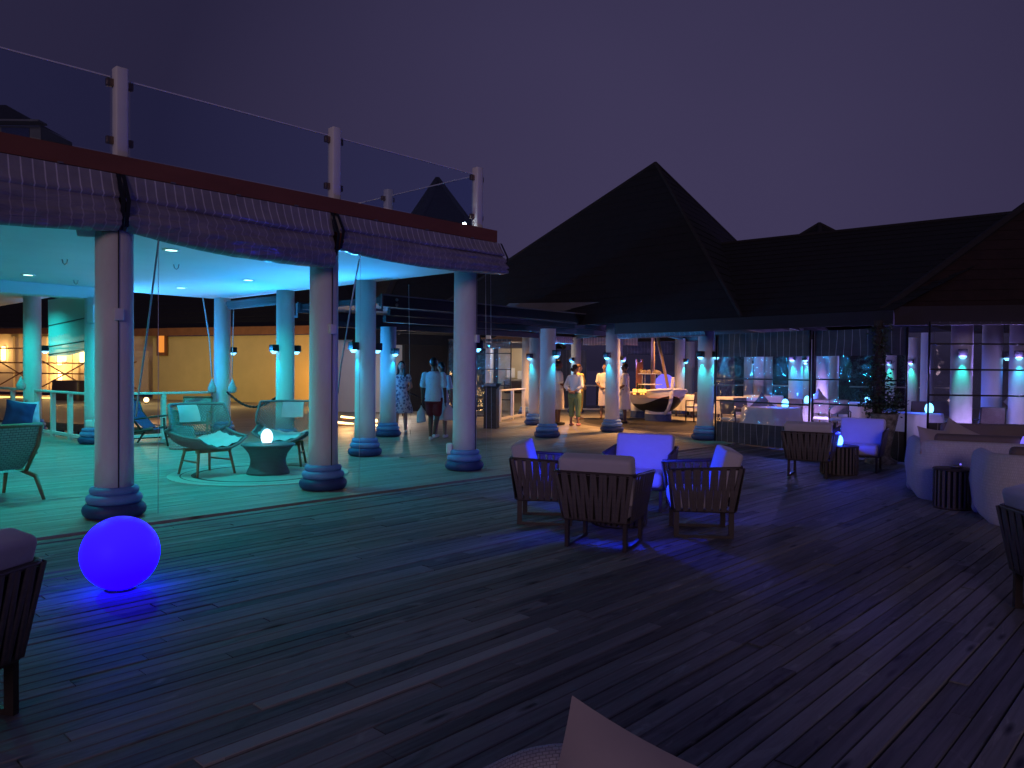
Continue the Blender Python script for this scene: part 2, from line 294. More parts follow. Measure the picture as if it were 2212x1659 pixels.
M = {
    'deck': wood_planks('deck_boards', (0.062, 0.060, 0.062), (0.35, 0.345, 0.34), rough=0.60),
    'deck_new': wood_planks('fresh_deck_boards', (0.25, 0.26, 0.25), (0.40, 0.41, 0.40)),
    'floor': wood_planks('pavilion_floor_boards', (0.20, 0.18, 0.15), (0.43, 0.40, 0.34), rough=0.5),
    'under': paint('under_deck_shade', (0.010, 0.009, 0.009), 0.9),  # near-black, painted as the shade under the boards
    'white': paint('white_paint', (0.78, 0.77, 0.75), 0.5, 0.05, 3, 0.08, 40),
    'column': paint('textured_white_render', (0.74, 0.73, 0.72), 0.78, 0.10, 5, 0.35, 110, stretch=(1, 1, .35)),
    'ringl': paint('slate_blue_paint', (0.15, 0.29, 0.58), 0.5, 0.12, 8),
    'ringd': paint('navy_paint', (0.035, 0.060, 0.17), 0.55, 0.2, 8),
    'ceil': paint('white_ceiling', (0.78, 0.78, 0.78), 0.8, 0.04, 1.2),
    'fascia': paint('dark_red_fascia', (0.21, 0.070, 0.042), 0.55, 0.2, 3, stretch=(.3, 1, 1)),
    'black': paint('black_metal', (0.012, 0.012, 0.014), 0.4, 0.1),
    'steel': paint('brushed_steel', (0.45, 0.43, 0.42), 0.35, 0.1, metal=0.8),
    'bronze': paint('bronze_clamp', (0.22, 0.15, 0.11), 0.4, 0.1, metal=0.6),
    'shingle': paint('dark_shingle', (0.0085, 0.0085, 0.0105), 0.9, 0.35, 5, 0.5, 30),
    'shingle_r': paint('brown_shingle', (0.022, 0.010, 0.009), 0.9, 0.35, 5, 0.5, 30),
    'ridge': paint('ridge_tile', (0.020, 0.018, 0.020), 0.85, 0.2, 5),
    'eave': paint('dark_eave_board', (0.016, 0.011, 0.013), 0.7, 0.2, 3),
    'beam': paint('dark_beam', (0.008, 0.006, 0.008), 0.6, 0.2, 3),
    'trim': paint('pale_trim', (0.16, 0.145, 0.15), 0.6, 0.1, 3),
    'panel_grey': paint('grey_soffit_panel', (0.16, 0.16, 0.17), 0.8, 0.15, 2),
    'yellow': paint('yellow_render', (0.54, 0.44, 0.19), 0.85, 0.08, 1.2, 0.2, 30),
    'brown': paint('brown_timber', (0.20, 0.085, 0.035), 0.6, 0.2, 3),
    'greywall': paint('off_white_wall', (0.62, 0.60, 0.58), 0.85, 0.06, 1.0, 0.15, 30),
    'cream': paint('cream_wall', (0.60, 0.50, 0.34), 0.85, 0.1, 1.0),
    'strap': paint('brown_strap', (0.125, 0.106, 0.105), 0.75, 0.25, 30, 0.3, 200),
    'strap_shade': paint('strap_gap_shade', (0.022, 0.018, 0.019), 0.9, 0.2, 20),  # dark colour stands in for the shade behind the straps
    'frame': paint('brown_metal_frame', (0.055, 0.042, 0.038), 0.45, 0.15, 10),
    'cushion': paint('pale_cushion', (0.60, 0.56, 0.62), 0.9, 0.06, 5, 0.35, 13, sheen=0.2),
    'pillow': paint('beige_pillow', (0.42, 0.365, 0.38), 0.92, 0.08, 4, 0.25, 9, sheen=0.2),
    'taupe': paint('taupe_seat_cushion', (0.20, 0.16, 0.15), 0.9, 0.1, 4, 0.1, 100),
    'rope': weave('white_rope_weave', (0.72, 0.69, 0.73), (0.52, 0.50, 0.53), 0.016, 0.030, 0.85, 0.5),
    'rope_fine': weave('fine_rope_weave', (0.60, 0.57, 0.60), (0.30, 0.28, 0.30), 0.017, 0.012, 0.85, 0.6),
    'edge': paint('bright_glass_edge', (0.80, 0.80, 0.82), 0.4, 0.05),
    'wicker': paint('teal_grey_wicker', (0.18, 0.22, 0.22), 0.6, 0.2, 30),
    'wickerw': weave('pale_wicker', (0.55, 0.58, 0.55), (0.16, 0.18, 0.18), 0.06, 0.03, 0.7),
    'wickert': weave('grey_wicker_table', (0.17, 0.19, 0.20), (0.06, 0.07, 0.08), 0.05, 0.02, 0.6),
    'teak': paint('teak', (0.30, 0.20, 0.12), 0.5, 0.25, 14, stretch=(8, 8, 1)),
    'darkwood': paint('dark_wood', (0.055, 0.040, 0.035), 0.45, 0.25, 14),
    'seatpad': paint('white_tufted_pad', (0.66, 0.68, 0.68), 0.9, 0.06, 6, 0.2, 40),
    'navy': paint('navy_cloth', (0.035, 0.050, 0.15), 0.9, 0.1, 6),
    'rugl': paint('pale_rug', (0.50, 0.52, 0.46), 0.95, 0.08, 20, 0.3, 200),
    'rugd': paint('dark_rug_band', (0.10, 0.085, 0.07), 0.95, 0.1, 20),
    'mat_black': paint('black_round_mat', (0.020, 0.018, 0.020), 0.9, 0.2, 10),
    'mat_grey': paint('grey_mat_border', (0.09, 0.08, 0.08), 0.9, 0.2, 10),
    'cloth': paint('white_tablecloth', (0.74, 0.74, 0.75), 0.85, 0.04, 4, 0.1, 30),
    'hull': paint('white_hull', (0.66, 0.64, 0.66), 0.5, 0.06, 4),
    'hullb': paint('black_hull', (0.018, 0.018, 0.020), 0.5, 0.2, 6),
    'boatwood': paint('red_brown_wood', (0.28, 0.10, 0.05), 0.5, 0.25, 8),
    'spar': paint('varnished_spar', (0.45, 0.28, 0.12), 0.4, 0.15, 8),
    'bottle': paint('dark_bottle_glass', (0.02, 0.035, 0.02), 0.12, 0.1),
    'paper': paint('paper', (0.75, 0.68, 0.66), 0.8, 0.05),
    'bread': paint('bread', (0.62, 0.46, 0.24), 0.8, 0.2, 10),
    'leaf': paint('dark_leaf', (0.045, 0.075, 0.038), 0.5, 0.4, 12),
    'bark': paint('bark', (0.05, 0.04, 0.03), 0.9, 0.3, 12),
    'pot': paint('mottled_planter', (0.20, 0.19, 0.18), 0.9, 0.85, 14, 0.4, 20),
    'ropec': paint('rope_cord', (0.60, 0.57, 0.58), 0.9, 0.15, 30),
    'chain': paint('black_rope', (0.02, 0.018, 0.02), 0.8, 0.2, 30),
    'curtain': stripes('grey_striped_awning', (0.27, 0.245, 0.28), (0.62, 0.58, 0.62), 0.098, 0.012, rough=0.28, gloss=0.6, wrinkle=0.25),
    'folds': stripes('bunched_clear_awning', (0.24, 0.215, 0.26), (0.36, 0.33, 0.38), 0.098, 0.012, rough=0.20, gloss=0.8, wrinkle=0.6),
    'curtain2': stripes('dark_striped_awning', (0.060, 0.062, 0.075), (0.26, 0.26, 0.29), 0.16, 0.012, rough=0.55, gloss=0.25, wrinkle=0.3),
    'curtainb': stripes('blue_grey_awning', (0.10, 0.12, 0.17), (0.16, 0.19, 0.27), 0.14, 0.03, wrinkle=0.3),
    'pvc': clear('clear_plastic', (0.90, 0.91, 0.95), 0.08, 0.06, 0.07, (0.35, 0.36, 0.45), 0.6, 2.5),
    'pvc_milky': clear('milky_plastic', (0.62, 0.68, 0.72), 0.10, 0.2, 0.86, (0.66, 0.70, 0.70), 0.6, 3.0),
    'glass': clear('rail_glass', (0.80, 0.86, 0.96), 0.05, 0.01),
    'pane': clear('window_glass', (0.7, 0.75, 0.8), 0.12, 0.02),
    'skin_d': paint('brown_skin', (0.105, 0.055, 0.038), 0.55, 0.06),
    'skin_m': paint('tan_skin', (0.30, 0.17, 0.115), 0.55, 0.06),
    'skin_l': paint('light_skin', (0.50, 0.33, 0.26), 0.55, 0.06),
    'hair': paint('black_hair', (0.010, 0.008, 0.008), 0.45, 0.3, 40),
    'hair_b': paint('brown_hair', (0.10, 0.055, 0.03), 0.5, 0.3, 40),
    'shirt_w': paint('white_shirt', (0.70, 0.72, 0.72), 0.85, 0.05, 5, 0.2, 12),
    'shirt_f': floral('floral_shirt', (0.66, 0.60, 0.58), ((0.30, 0.05, 0.06), (0.10, 0.10, 0.16)), 9, 0.36),
    'shirt_s': floral('speckled_shirt', (0.58, 0.66, 0.72), ((0.25, 0.35, 0.5), (0.35, 0.42, 0.55)), 26, 0.34),
    'dress_f': floral('floral_dress', (0.56, 0.55, 0.60), ((0.10, 0.10, 0.16), (0.22, 0.22, 0.32)), 13, 0.62),
    'shorts_r': paint('dark_red_shorts', (0.16, 0.014, 0.022), 0.85, 0.1),
    'pants_g': paint('green_trousers', (0.13, 0.22, 0.12), 0.85, 0.1, 6, 0.2, 12),
    'yellowc': paint('yellow_cloth', (0.62, 0.46, 0.14), 0.85, 0.1),
    'sarong': paint('pale_pink_sarong', (0.62, 0.56, 0.56), 0.85, 0.08),
    'bagw': paint('white_plastic_bag', (0.70, 0.66, 0.70), 0.6, 0.1),
    'shoe_w': paint('white_shoe', (0.65, 0.66, 0.68), 0.7, 0.05),
    'shoe_b': paint('black_shoe', (0.015, 0.014, 0.015), 0.5, 0.1),
    'shoe_p': paint('pink_sandal', (0.45, 0.20, 0.24), 0.6, 0.1),
    'eye': paint('dark_eye', (0.01, 0.008, 0.008), 0.3, 0.1),
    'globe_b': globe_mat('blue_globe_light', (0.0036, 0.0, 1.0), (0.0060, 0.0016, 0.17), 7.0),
    'globe_v': glow('violet_globe_light', (0.20, 0.15, 1.0), 1.15),
    'egg_b': glow('blue_egg_light', (0.020, 0.090, 1.0), 30.0),
    'egg_c': glow('cyan_egg_light', (0.13, 0.55, 1.0), 6.0),
    'egg_w': glow('white_egg_light', (0.55, 0.85, 1.0), 2.6),
    'down': glow('cyan_downlight', (0.45, 1.0, 0.85), 4.0),
    'lens': glow('blue_sconce_lens', (0.18, 0.62, 1.0), 4.0),
    'warm': glow('warm_lamp', (1.0, 0.62, 0.25), 6.0),
    'warmstrip': glow('yellow_led_strip', (1.0, 0.66, 0.16), 2.6),
    'candle': glow('amber_candle', (1.0, 0.42, 0.07), 3.2),
    'spotw': glow('white_floodlight', (0.85, 0.95, 1.0), 30.0),
    'orange': glow('lit_orange_window', (1.0, 0.32, 0.05), 0.9),
    'water': water_mat(),
}

# ------------------------------------------------------------------ mesh helpers
class MB:
    """collects faces; build() links ONE mesh object"""
    def __init__(s):
        s.v = []; s.f = []; s.mi = []; s.uv = []; s.sm = []
    def quad_uv(s, idx, uvs, mi=0, smooth=False):
        s.f.append(idx); s.uv.append(uvs); s.mi.append(mi); s.sm.append(smooth)
    def face(s, idx, mi=0, smooth=False):
        s.quad_uv(idx, [(s.v[i][0], s.v[i][2]) for i in idx], mi, smooth)
    def box(s, c, size, rz=0.0, mi=0, taper=1.0, mat=None):
        n = len(s.v)
        sx, sy, sz = size[0] / 2, size[1] / 2, size[2] / 2
        m4 = mat if mat is not None else Matrix.Translation(c) @ Matrix.Rotation(rz, 4, 'Z')
        for z, t in ((-sz, 1.0), (sz, taper)):
            for x, y in ((-sx, -sy), (sx, -sy), (sx, sy), (-sx, sy)):
                s.v.append(tuple(m4 @ Vector((x * t, y * t, z))))
        for q in ((0, 3, 2, 1), (4, 5, 6, 7), (0, 1, 5, 4), (1, 2, 6, 5), (2, 3, 7, 6), (3, 0, 4, 7)):
            s.face([n + i for i in q], mi)
        return s
    def rbox(s, c, size, r=0.03, rz=0.0, mi=0, mat=None, seg=3, puff=0.0):
        """box with rounded edges (a superellipsoid-like grid), smooth"""
        m4 = mat if mat is not None else Matrix.Translation(c) @ Matrix.Rotation(rz, 4, 'Z')
        hx, hy, hz = size[0] / 2, size[1] / 2, size[2] / 2
        rows = []
        prof = []
        for k in range(seg + 1):
            a = PI / 2 * k / seg
            prof.append((r * (1 - math.sin(a)), -hz + r * (1 - math.cos(a))))
        prof = [(i, z) for i, z in prof]
        prof += [(i, -z) for i, z in reversed(prof)]
        for inset, z in prof:
            ring = []
            for (qx, qy, a0) in ((1, 1, 0), (-1, 1, PI / 2), (-1, -1, PI), (1, -1, 1.5 * PI)):
                for k in range(seg + 1):
                    a = a0 + PI / 2 * k / seg
                    rr = max(r - inset, 0.001)
                    ring.append(Vector((qx * (hx - r) + rr * math.cos(a), qy * (hy - r) + rr * math.sin(a), z)))
            rows.append(ring)
        n = len(s.v)
        k = len(rows[0])
        for ring in rows:
            for p in ring: s.v.append(tuple(m4 @ p))
        for i in range(len(rows) - 1):
            for j in range(k):
                a, b = n + i * k + j, n + i * k + (j + 1) % k
                s.face([a, b, b + k, a + k], mi, True)
        cb = len(s.v); s.v.append(tuple(m4 @ Vector((0, 0, -hz - puff)))); s.v.append(tuple(m4 @ Vector((0, 0, hz + puff))))
        for j in range(k):
            s.face([cb, n + (j + 1) % k, n + j], mi, True)
            o = n + (len(rows) - 1) * k
            s.face([cb + 1, o + j, o + (j + 1) % k], mi, True)
        return s
    def tube(s, pts, rad, seg=8, mi=0, cap=True, smooth=True):
        pts = [Vector(p) for p in pts]
        rads = rad if isinstance(rad, (list, tuple)) else [rad] * len(pts)
        n = len(s.v)
        prev = None
        for i, p in enumerate(pts):
            t = (pts[min(i + 1, len(pts) - 1)] - pts[max(i - 1, 0)])
            if t.length < 1e-9: t = Vector((0, 0, 1))
            t.normalize()
            if prev is None:
                a = Vector((0, 0, 1)) if abs(t.z) < 0.9 else Vector((1, 0, 0))
                x = t.cross(a).normalized()
            else:
                x = (prev - t * prev.dot(t))
                x = x.normalized() if x.length > 1e-6 else t.orthogonal().normalized()
            prev = x
            y = t.cross(x)
            for k in range(seg):
                an = 2 * PI * k / seg
                s.v.append(tuple(p + (x * math.cos(an) + y * math.sin(an)) * rads[i]))
        for i in range(len(pts) - 1):
            for k in range(seg):
                a, b = n + i * seg + k, n + i * seg + (k + 1) % seg
                s.face([a, b, b + seg, a + seg], mi, smooth)
        if cap:
            s.face([n + k for k in reversed(range(seg))], mi)
            o = n + (len(pts) - 1) * seg
            s.face([o + k for k in range(seg)], mi)
        return s
    def lathe(s, prof, c=(0, 0, 0), seg=24, mi=0, smooth=True, cap=True, sx=1.0, sy=1.0):
        n = len(s.v)
        c = Vector(c)
        for r, z in prof:
            for k in range(seg):
                a = 2 * PI * k / seg
                s.v.append((c.x + r * sx * math.cos(a), c.y + r * sy * math.sin(a), c.z + z))
        per = 2 * PI * max(p[0] for p in prof)
        for i in range(len(prof) - 1):
            for k in range(seg):
                a, b = n + i * seg + k, n + i * seg + (k + 1) % seg
                s.quad_uv([a, b, b + seg, a + seg], [(per * k / seg, prof[i][1]), (per * (k + 1) / seg, prof[i][1]), (per * (k + 1) / seg, prof[i + 1][1]), (per * k / seg, prof[i + 1][1])], mi, smooth)
        if cap:
            if prof[0][0] > 1e-4: s.face([n + k for k in reversed(range(seg))], mi)
            o = n + (len(prof) - 1) * seg
            if prof[-1][0] > 1e-4: s.face([o + k for k in range(seg)], mi)
        return s
    def ball(s, c, r, seg=16, rings=10, mi=0):
        rx, ry, rz = r if isinstance(r, (tuple, list)) else (r, r, r)
        prof = [(max(math.sin(PI * k / rings), 1e-5), -math.cos(PI * k / rings) * rz) for k in range(rings + 1)]
        return s.lathe([(p[0], p[1]) for p in prof], c, seg, mi, True, False, rx, ry)
    def grid(s, rows, mi=0, smooth=True, wrap=False, us=None, vs_=None):
        """rows of points; uv in metres"""
        n = len(s.v)
        k = len(rows[0])
        if us is None:
            us = [0.0]
            mid = rows[len(rows) // 2]
            for j in range(1, k + (1 if wrap else 0)):
                us.append(us[-1] + (Vector(mid[j % k]) - Vector(mid[j - 1])).length)
        if vs_ is None:
            vs_ = [0.0]
            for i in range(1, len(rows)): vs_.append(vs_[-1] + (Vector(rows[i][0]) - Vector(rows[i - 1][0])).length)
        for r_ in rows:
            for p in r_: s.v.append(tuple(p))
        for i in range(len(rows) - 1):
            for j in range(k if wrap else k - 1):
                a, b = n + i * k + j, n + i * k + (j + 1) % k
                s.quad_uv([a, b, b + k, a + k], [(us[j], vs_[i]), (us[j + 1], vs_[i]), (us[j + 1], vs_[i + 1]), (us[j], vs_[i + 1])], mi, smooth)
        return s
    def poly(s, pts, mi=0):
        n = len(s.v)
        for p in pts: s.v.append(tuple(p))
        s.face(list(range(n, n + len(pts))), mi)
        return s
    def prism(s, pts, z0, z1, mi=0):
        n = len(s.v); k = len(pts)
        area = sum(pts[i][0] * pts[(i + 1) % k][1] - pts[(i + 1) % k][0] * pts[i][1] for i in range(k))
        if area < 0: pts = list(reversed(pts))
        for z in (z0, z1):
            for p in pts: s.v.append((p[0], p[1], z))
        s.face([n + i for i in reversed(range(k))], mi); s.face([n + k + i for i in range(k)], mi)
        for i in range(k):
            j = (i + 1) % k
            s.face([n + i, n + j, n + k + j, n + k + i], mi)
        return s
    def mesh(s, name, mats):
        me = bpy.data.meshes.new(name)
        me.from_pydata(s.v, [], s.f)
        for mt in (mats if isinstance(mats, (list, tuple)) else [mats]):
            me.materials.append(M[mt] if isinstance(mt, str) else mt)
        uvl = me.uv_layers.new(name='UVMap')
        flat = []
        for q in s.uv:
            for c in q: flat.extend((c[0], c[1]))
        uvl.data.foreach_set('uv', flat)
        me.polygons.foreach_set('material_index', s.mi)
        me.polygons.foreach_set('use_smooth', s.sm)
        me.update()
        return me
    def build(s, name, mats, parent=None, loc=None, rz=None):
        o = bpy.data.objects.new(name, s.mesh(name, mats))
        C.objects.link(o)
        if parent is not None: o.parent = parent
        if loc is not None: o.location = loc
        if rz is not None: o.rotation_euler = (0, 0, rz)
        return o
def inst(name, me, parent=None, loc=(0, 0, 0), rot=(0, 0, 0), scale=(1, 1, 1)):
    o = bpy.data.objects.new(name, me)
    C.objects.link(o)
    if parent is not None: o.parent = parent
    o.location = loc; o.rotation_euler = rot; o.scale = scale
    return o
def tag(o, label=None, cat=None, group=None, kind=None):
    if label: o['label'] = label
    if cat: o['category'] = cat
    if group: o['group'] = group
    if kind: o['kind'] = kind
    return o
def thing(name, label, cat, loc=(0, 0, 0), rz=0.0, group=None):
    o = bpy.data.objects.new(name, None)
    C.objects.link(o)
    o.empty_display_size = 0.2
    o.location = loc; o.rotation_euler = (0, 0, rz)
    return tag(o, label, cat, group)
def children(o):
    return [c for c in bpy.data.objects if c.parent == o]
def copy_tree(o, parent=None, kids=None):
    if kids is None:
        kids = {}
        for c in bpy.data.objects:
            if c.parent: kids.setdefault(c.parent.name, []).append(c)
    c = o.copy(); C.objects.link(c); c.parent = parent
    for ch in kids.get(o.name, []): copy_tree(ch, c, kids)
    return c
def lamp(kind, name, loc, power, col, parent=None, radius=0.05, cone=None, blend=0.6, direction=None):
    d = bpy.data.lights.new(name, kind)
    d.energy = power; d.color = col
    d.shadow_soft_size = radius
    if kind == 'SPOT':
        d.spot_size = R(cone); d.spot_blend = blend
    o = bpy.data.objects.new(name, d)
    C.objects.link(o)
    o.location = loc
    if direction is not None:
        o.rotation_euler = Vector(direction).to_track_quat('-Z', 'Y').to_euler()
    if parent is not None: o.parent = parent
    return o

# ================================================================== setting: sea, deck, floors
sea = MB()
sea.poly([(-2500, -400, -1.9), (2500, -400, -1.9), (2500, 4000, -1.9), (-2500, 4000, -1.9)])
tag(sea.build('sea', 'water'), kind='structure')

PW = 0.098                                    # board pitch
def plank_mesh(L, w=PW - 0.006, t=0.03, mat='deck', name='plank'):
    b = MB()
    h = w / 2
    prof = [(-h, -t), (-h, -0.005), (-h + 0.004, 0.0), (h - 0.004, 0.0), (h, -0.005), (h, -t)]
    n = 0
    for x in (0.0, L):
        for y, z in prof: b.v.append((x, y, z))
    for i in range(5): b.face([i, i + 1, 7 + i, 6 + i][::-1])
    b.face([0, 1, 2, 3, 4, 5]); b.face([11, 10, 9, 8, 7, 6])
    return b.mesh(name, mat)
# the open deck: boards run along U, one column of boards every PW in V
deck = bpy.data.objects.new('deck', None); C.objects.link(deck); tag(deck, kind='structure')
deck.rotation_euler = (0, 0, ROT_UV)          # local x = U, local y = -V
DECK_V0 = -7.60
lens = (2.4, 2.95, 3.3, 3.6, 4.2)
pm = {L: plank_mesh(L) for L in lens}
far = MB()
cand = []
nrow = int((4.5 + 7.6) / PW)
for r_ in range(nrow):
    v = DECK_V0 + 0.12 + PW * (r_ + 0.5)
    u = -9.0 + random.uniform(0, 2.5)
    while u < 18.0:
        L = random.choice(lens)
        c = UV(u + L / 2, v)
        x, y = c.x, c.y
        if y > -1.2 and abs(x) < 0.80 * max(y, 0) + 3.2:
            cand.append((math.hypot(x, y), u, v, L))
        u += L + 0.005
cand.sort()
new_boards = []
def seg_of(pa, pb):
    a, b = G(*pa), G(*pb)
    return (a.dot(V) + b.dot(V)) / 2, a.dot(U), b.dot(U)
fresh = [seg_of((555, 1525), (1130, 1329)), seg_of((420, 1640), (1187, 1357))]
n_near = 0
for d, u, v, L in cand:
    if n_near < 280 and d < 9.5:
        inst('plank', pm[L], deck, (u, -v, random.uniform(-0.003, 0.002)), (random.uniform(-0.014, 0.014), random.uniform(-0.0012, 0.0012), random.uniform(-0.0010, 0.0010)))
        n_near += 1
    else:
        h = (PW - 0.006) / 2; n = len(far.v); dz = random.uniform(-0.002, 0.002); dt = random.uniform(-0.0014, 0.0014)
        for x in (u, u + L):
            for y, z in ((-v - h, -0.03), (-v - h, dz - dt), (-v + h, dz + dt), (-v + h, -0.03)): far.v.append((x, y, z))
        far.face([n + 1, n + 2, n + 6, n + 5][::-1]); far.face([n, n + 1, n + 5, n + 4][::-1]); far.face([n + 2, n + 3, n + 7, n + 6][::-1])
        far.face([n, n + 3, n + 2, n + 1][::-1]); far.face([n + 4, n + 5, n + 6, n + 7][::-1])
fo = far.build('far_planks', 'deck', deck); tag(fo, kind='stuff')
for v, ua, ub in fresh:                       # replaced, paler boards let into the old deck
    k = round((v - DECK_V0 - 0.12) / PW - 0.5)
    vv = DECK_V0 + 0.12 + PW * (k + 0.5)
    o = inst('plank', plank_mesh(ub - ua, w=PW - 0.012, mat='deck_new', name='pale_plank'), deck, (ua, -vv, 0.0030))
    o['label'] = 'pale replacement board'
sub = MB(); sub.box((5, 2.0, -0.09), (30, 13.0, 0.1))
sub.build('board_gap_shade', 'under', deck)  # dark sheet standing in for shade in the board gaps
# the edge board along the pavilion floor
eb = MB(); eb.box((4.0, 7.6 - 0.05, -0.018), (28, 0.12, 0.05)); eb.build('edge_board', 'deck', deck)

def floor_boards(name, u0, u1, v0, v1, z, w=0.11):
    f = MB()
    rows = int((v1 - v0) / w)
    for i in range(rows):
        v = v0 + w * (i + 0.5)
        u = u0 - random.uniform(0, 2)
        while u < u1:
            a, b = max(u, u0), min(u + random.uniform(2.4, 4), u1)
            u = b + 0.003 if b > u0 else u + 3
            if b - a < 0.05: continue
            n = len(f.v); h = w / 2 - 0.002; dz = z + random.uniform(-.001, .001)
            for x in (a, b):
                for y, zz in ((-v - h, z - 0.03), (-v - h, dz), (-v + h, dz), (-v + h, z - 0.03)): f.v.append((x, y, zz))
            f.face([n + 1, n + 2, n + 6, n + 5][::-1]); f.face([n, n + 1, n + 5, n + 4][::-1]); f.face([n + 2, n + 3, n + 7, n + 6][::-1])
    o = f.build(name, 'floor', None, (0, 0, 0), ROT_UV)
    return tag(o, kind='structure')
floor_boards('pavilion_floor', -8.0, 8.42, -16.75, -7.66, 0.012)
floor_boards('wing_floor', -8.0, 5.55, -26.0, -16.75, 0.012)
floor_boards('walkway_floor', 8.42, 24.0, -21.5, -7.66, 0.012)
slab = MB(); slab.box((8.0, 12.2, -0.115), (32, 9.1, 0.19)); slab.box((-1.2, 21.4, -0.115), (13.4, 9.3, 0.19)); slab.box((16.2, 19.2, -0.112), (15.6, 4.9, 0.18))
tag(slab.build('floor_slab', 'under', None, (0, 0, 0), ROT_UV), kind='structure')
rf = MB(); rf.prism([(4.5, 17.4), (7.0, 13.4), (10.5, 12.9), (20, 12), (22, 34), (4, 34), (-2.0, 30.5), (2.0, 22)], -0.15, 0.006)
tag(rf.build('restaurant_floor', 'floor'), kind='structure')
pth = MB(); pth.prism([(-24, 26), (-6.2, 18.2), (-1.5, 24), (-2.5, 33), (-9, 36), (-24, 42)], -0.22, -0.02)
tag(pth.build('boardwalk_path', 'floor'), kind='structure')

# ================================================================== column builder (a part of its building)
COL_R = 0.18
def ring_mesh(r, h, mat, name='ring'):
    b = MB()
    pr = [(r - h * 0.5 + h * 0.5 * math.cos(a), h / 2 + h / 2 * math.sin(a)) for a in [(-PI / 2 + PI * k / 6) for k in range(7)]]
    b.lathe([(0.02, 0.0)] + pr + [(0.02, h)], seg=28)
    return b.mesh(name, mat)
RING = (ring_mesh(0.30, 0.15, 'ringd'), ring_mesh(0.265, 0.105, 'ringl'), ring_mesh(0.232, 0.085, 'ringl'))
_shaft = {}
def shaft_mesh(h):
    k = round(h, 2)
    if k not in _shaft:
        b = MB(); b.lathe([(COL_R + 0.004, 0.30), (COL_R, 0.6), (COL_R - 0.004, h)], seg=32)
        _shaft[k] = b.mesh('column', 'column')
    return _shaft[k]
_sc = MB()
_sc.rbox((0, 0.075, 0.06), (0.15, 0.13, 0.13), 0.008, seg=2)
_sc.lathe([(0.052, -0.030), (0.060, -0.024), (0.060, -0.006), (0.05, -0.005)], (0, 0.078, 0), 16, mi=1)
_sc.lathe([(0.034, -0.055), (0.036, -0.05), (0.036, -0.032)], (0, 0.078, 0), 12, mi=1)
_sc.box((0, 0.008, 0.02), (0.06, 0.02, 0.05))
SCONCE = _sc.mesh('sconce', ['black', 'lens'])
_bx = MB(); _bx.rbox((0, 0.0, 0), (0.09, 0.05, 0.12), 0.008, seg=2)
BOXM = _bx.mesh('junction_box', 'white')
def column(parent, x, y, h, sconces=(), boxes=(), z0=0.012, power=5.0, col=(0.03, 0.50, 1.0), lit=True, wash=235, washcol=(0.03, 0.36, 1.0)):
    """sconces: world vectors pointing away from the column"""
    o = inst('column', shaft_mesh(h), parent, (x, y, z0))
    z = 0.0
    for me, hh in zip(RING, (0.15, 0.105, 0.085)):
        inst('base_ring', me, o, (0, 0, z)); z += hh - 0.012
    for sv in sconces:
        an = math.atan2(-sv.x, sv.y)
        p = Vector((sv.x, sv.y, 0)).normalized() * (COL_R - 0.004)
        s_ = inst('sconce', SCONCE, o, (p.x, p.y, 1.86), (0, 0, an))
        if lit:
            q = Vector((sv.x, sv.y, 0)).normalized() * (COL_R + 0.072)
            lamp('SPOT', 'sconce_light', (q.x, q.y, 1.79), power * 2.0, (col[0] * 0.3, col[1], col[2]), o, 0.02, 70, 0.95, (-sv.x * 0.07, -sv.y * 0.07, -1))
            if wash and not (parent.name.startswith('lounge') and (sv - U).length < 0.1 and y < 15): lamp('SPOT', 'added_wash', (q.x * 1.3, q.y * 1.3, 1.80), wash, washcol, o, 0.05, 160, 0.5, (sv.x, sv.y, 1.15))  # added spot, no real source: brightens the ceiling and neighbouring columns
    for bv, bz in boxes:
        an = math.atan2(-bv.x, bv.y)
        p = Vector((bv.x, bv.y, 0)).normalized() * (COL_R + 0.02)
        inst('junction_box', BOXM, o, (p.x, p.y, bz), (0, 0, an))
        cd = MB(); q = Vector((bv.x, bv.y, 0)).normalized() * (COL_R + 0.006)
        cd.tube([(q.x, q.y, 0.3), (q.x, q.y, h)], 0.006, 5); cd.build('conduit', 'frame', o)
    return o

# ================================================================== lounge pavilion
pav = thing('lounge_pavilion', 'open lounge pavilion with white round columns and flat red-edged roof', 'pavilion')
ZC, ZF0, ZF1 = 3.08, 3.47, 3.65
VF, UR = -8.15, 8.38
def uvbox(u0, u1, v0, v1, z0, z1, name, mat, parent):
    b = MB(); b.box(((u0 + u1) / 2, -(v0 + v1) / 2, (z0 + z1) / 2), (abs(u1 - u0), abs(v1 - v0), z1 - z0))
    return b.build(name, mat, parent, (0, 0, 0), ROT_UV)
uvbox(-8, UR - 0.06, -16.75, VF - 0.06, ZC, ZC + 0.10, 'ceiling', 'ceil', pav)
uvbox(-8, 5.6, -26, -16.754, ZC - 0.0, ZC + 0.10, 'ceiling', 'ceil', pav)
uvbox(-8, UR - 0.09, -16.7, VF - 0.09, ZC + 0.103, ZF1 - 0.02, 'roof_slab', 'white', pav)
uvbox(-8, UR, VF - 0.05, VF, ZF0, ZF1, 'fascia', 'fascia', pav)
uvbox(UR - 0.05, UR, -16.75, VF - 0.053, ZF0, ZF1, 'fascia', 'fascia', pav)
uvbox(-8, UR - 0.03, VF - 0.058, VF - 0.02, ZC - 0.05, ZC + 0.16, 'edge_trim', 'fascia', pav)
uvbox(-8, 5.6, -16.65, -16.25, ZC - 0.22, ZC - 0.003, 'ceiling_beam', 'white', pav)
un = -U; vn = V
cxy = {'A': (-4.05, 7.83), 'B': (-2.39, 9.75), 'C': (-0.72, 11.75), 'D1': (-2.58, 13.52), 'E1': (-6.52, 17.30),
       'E2': (-4.55, 15.42), 'F1': (-8.22, 15.14), 'F2': (-10.85, 17.39)}
rightish = Vector((0.80, -0.60, 0))
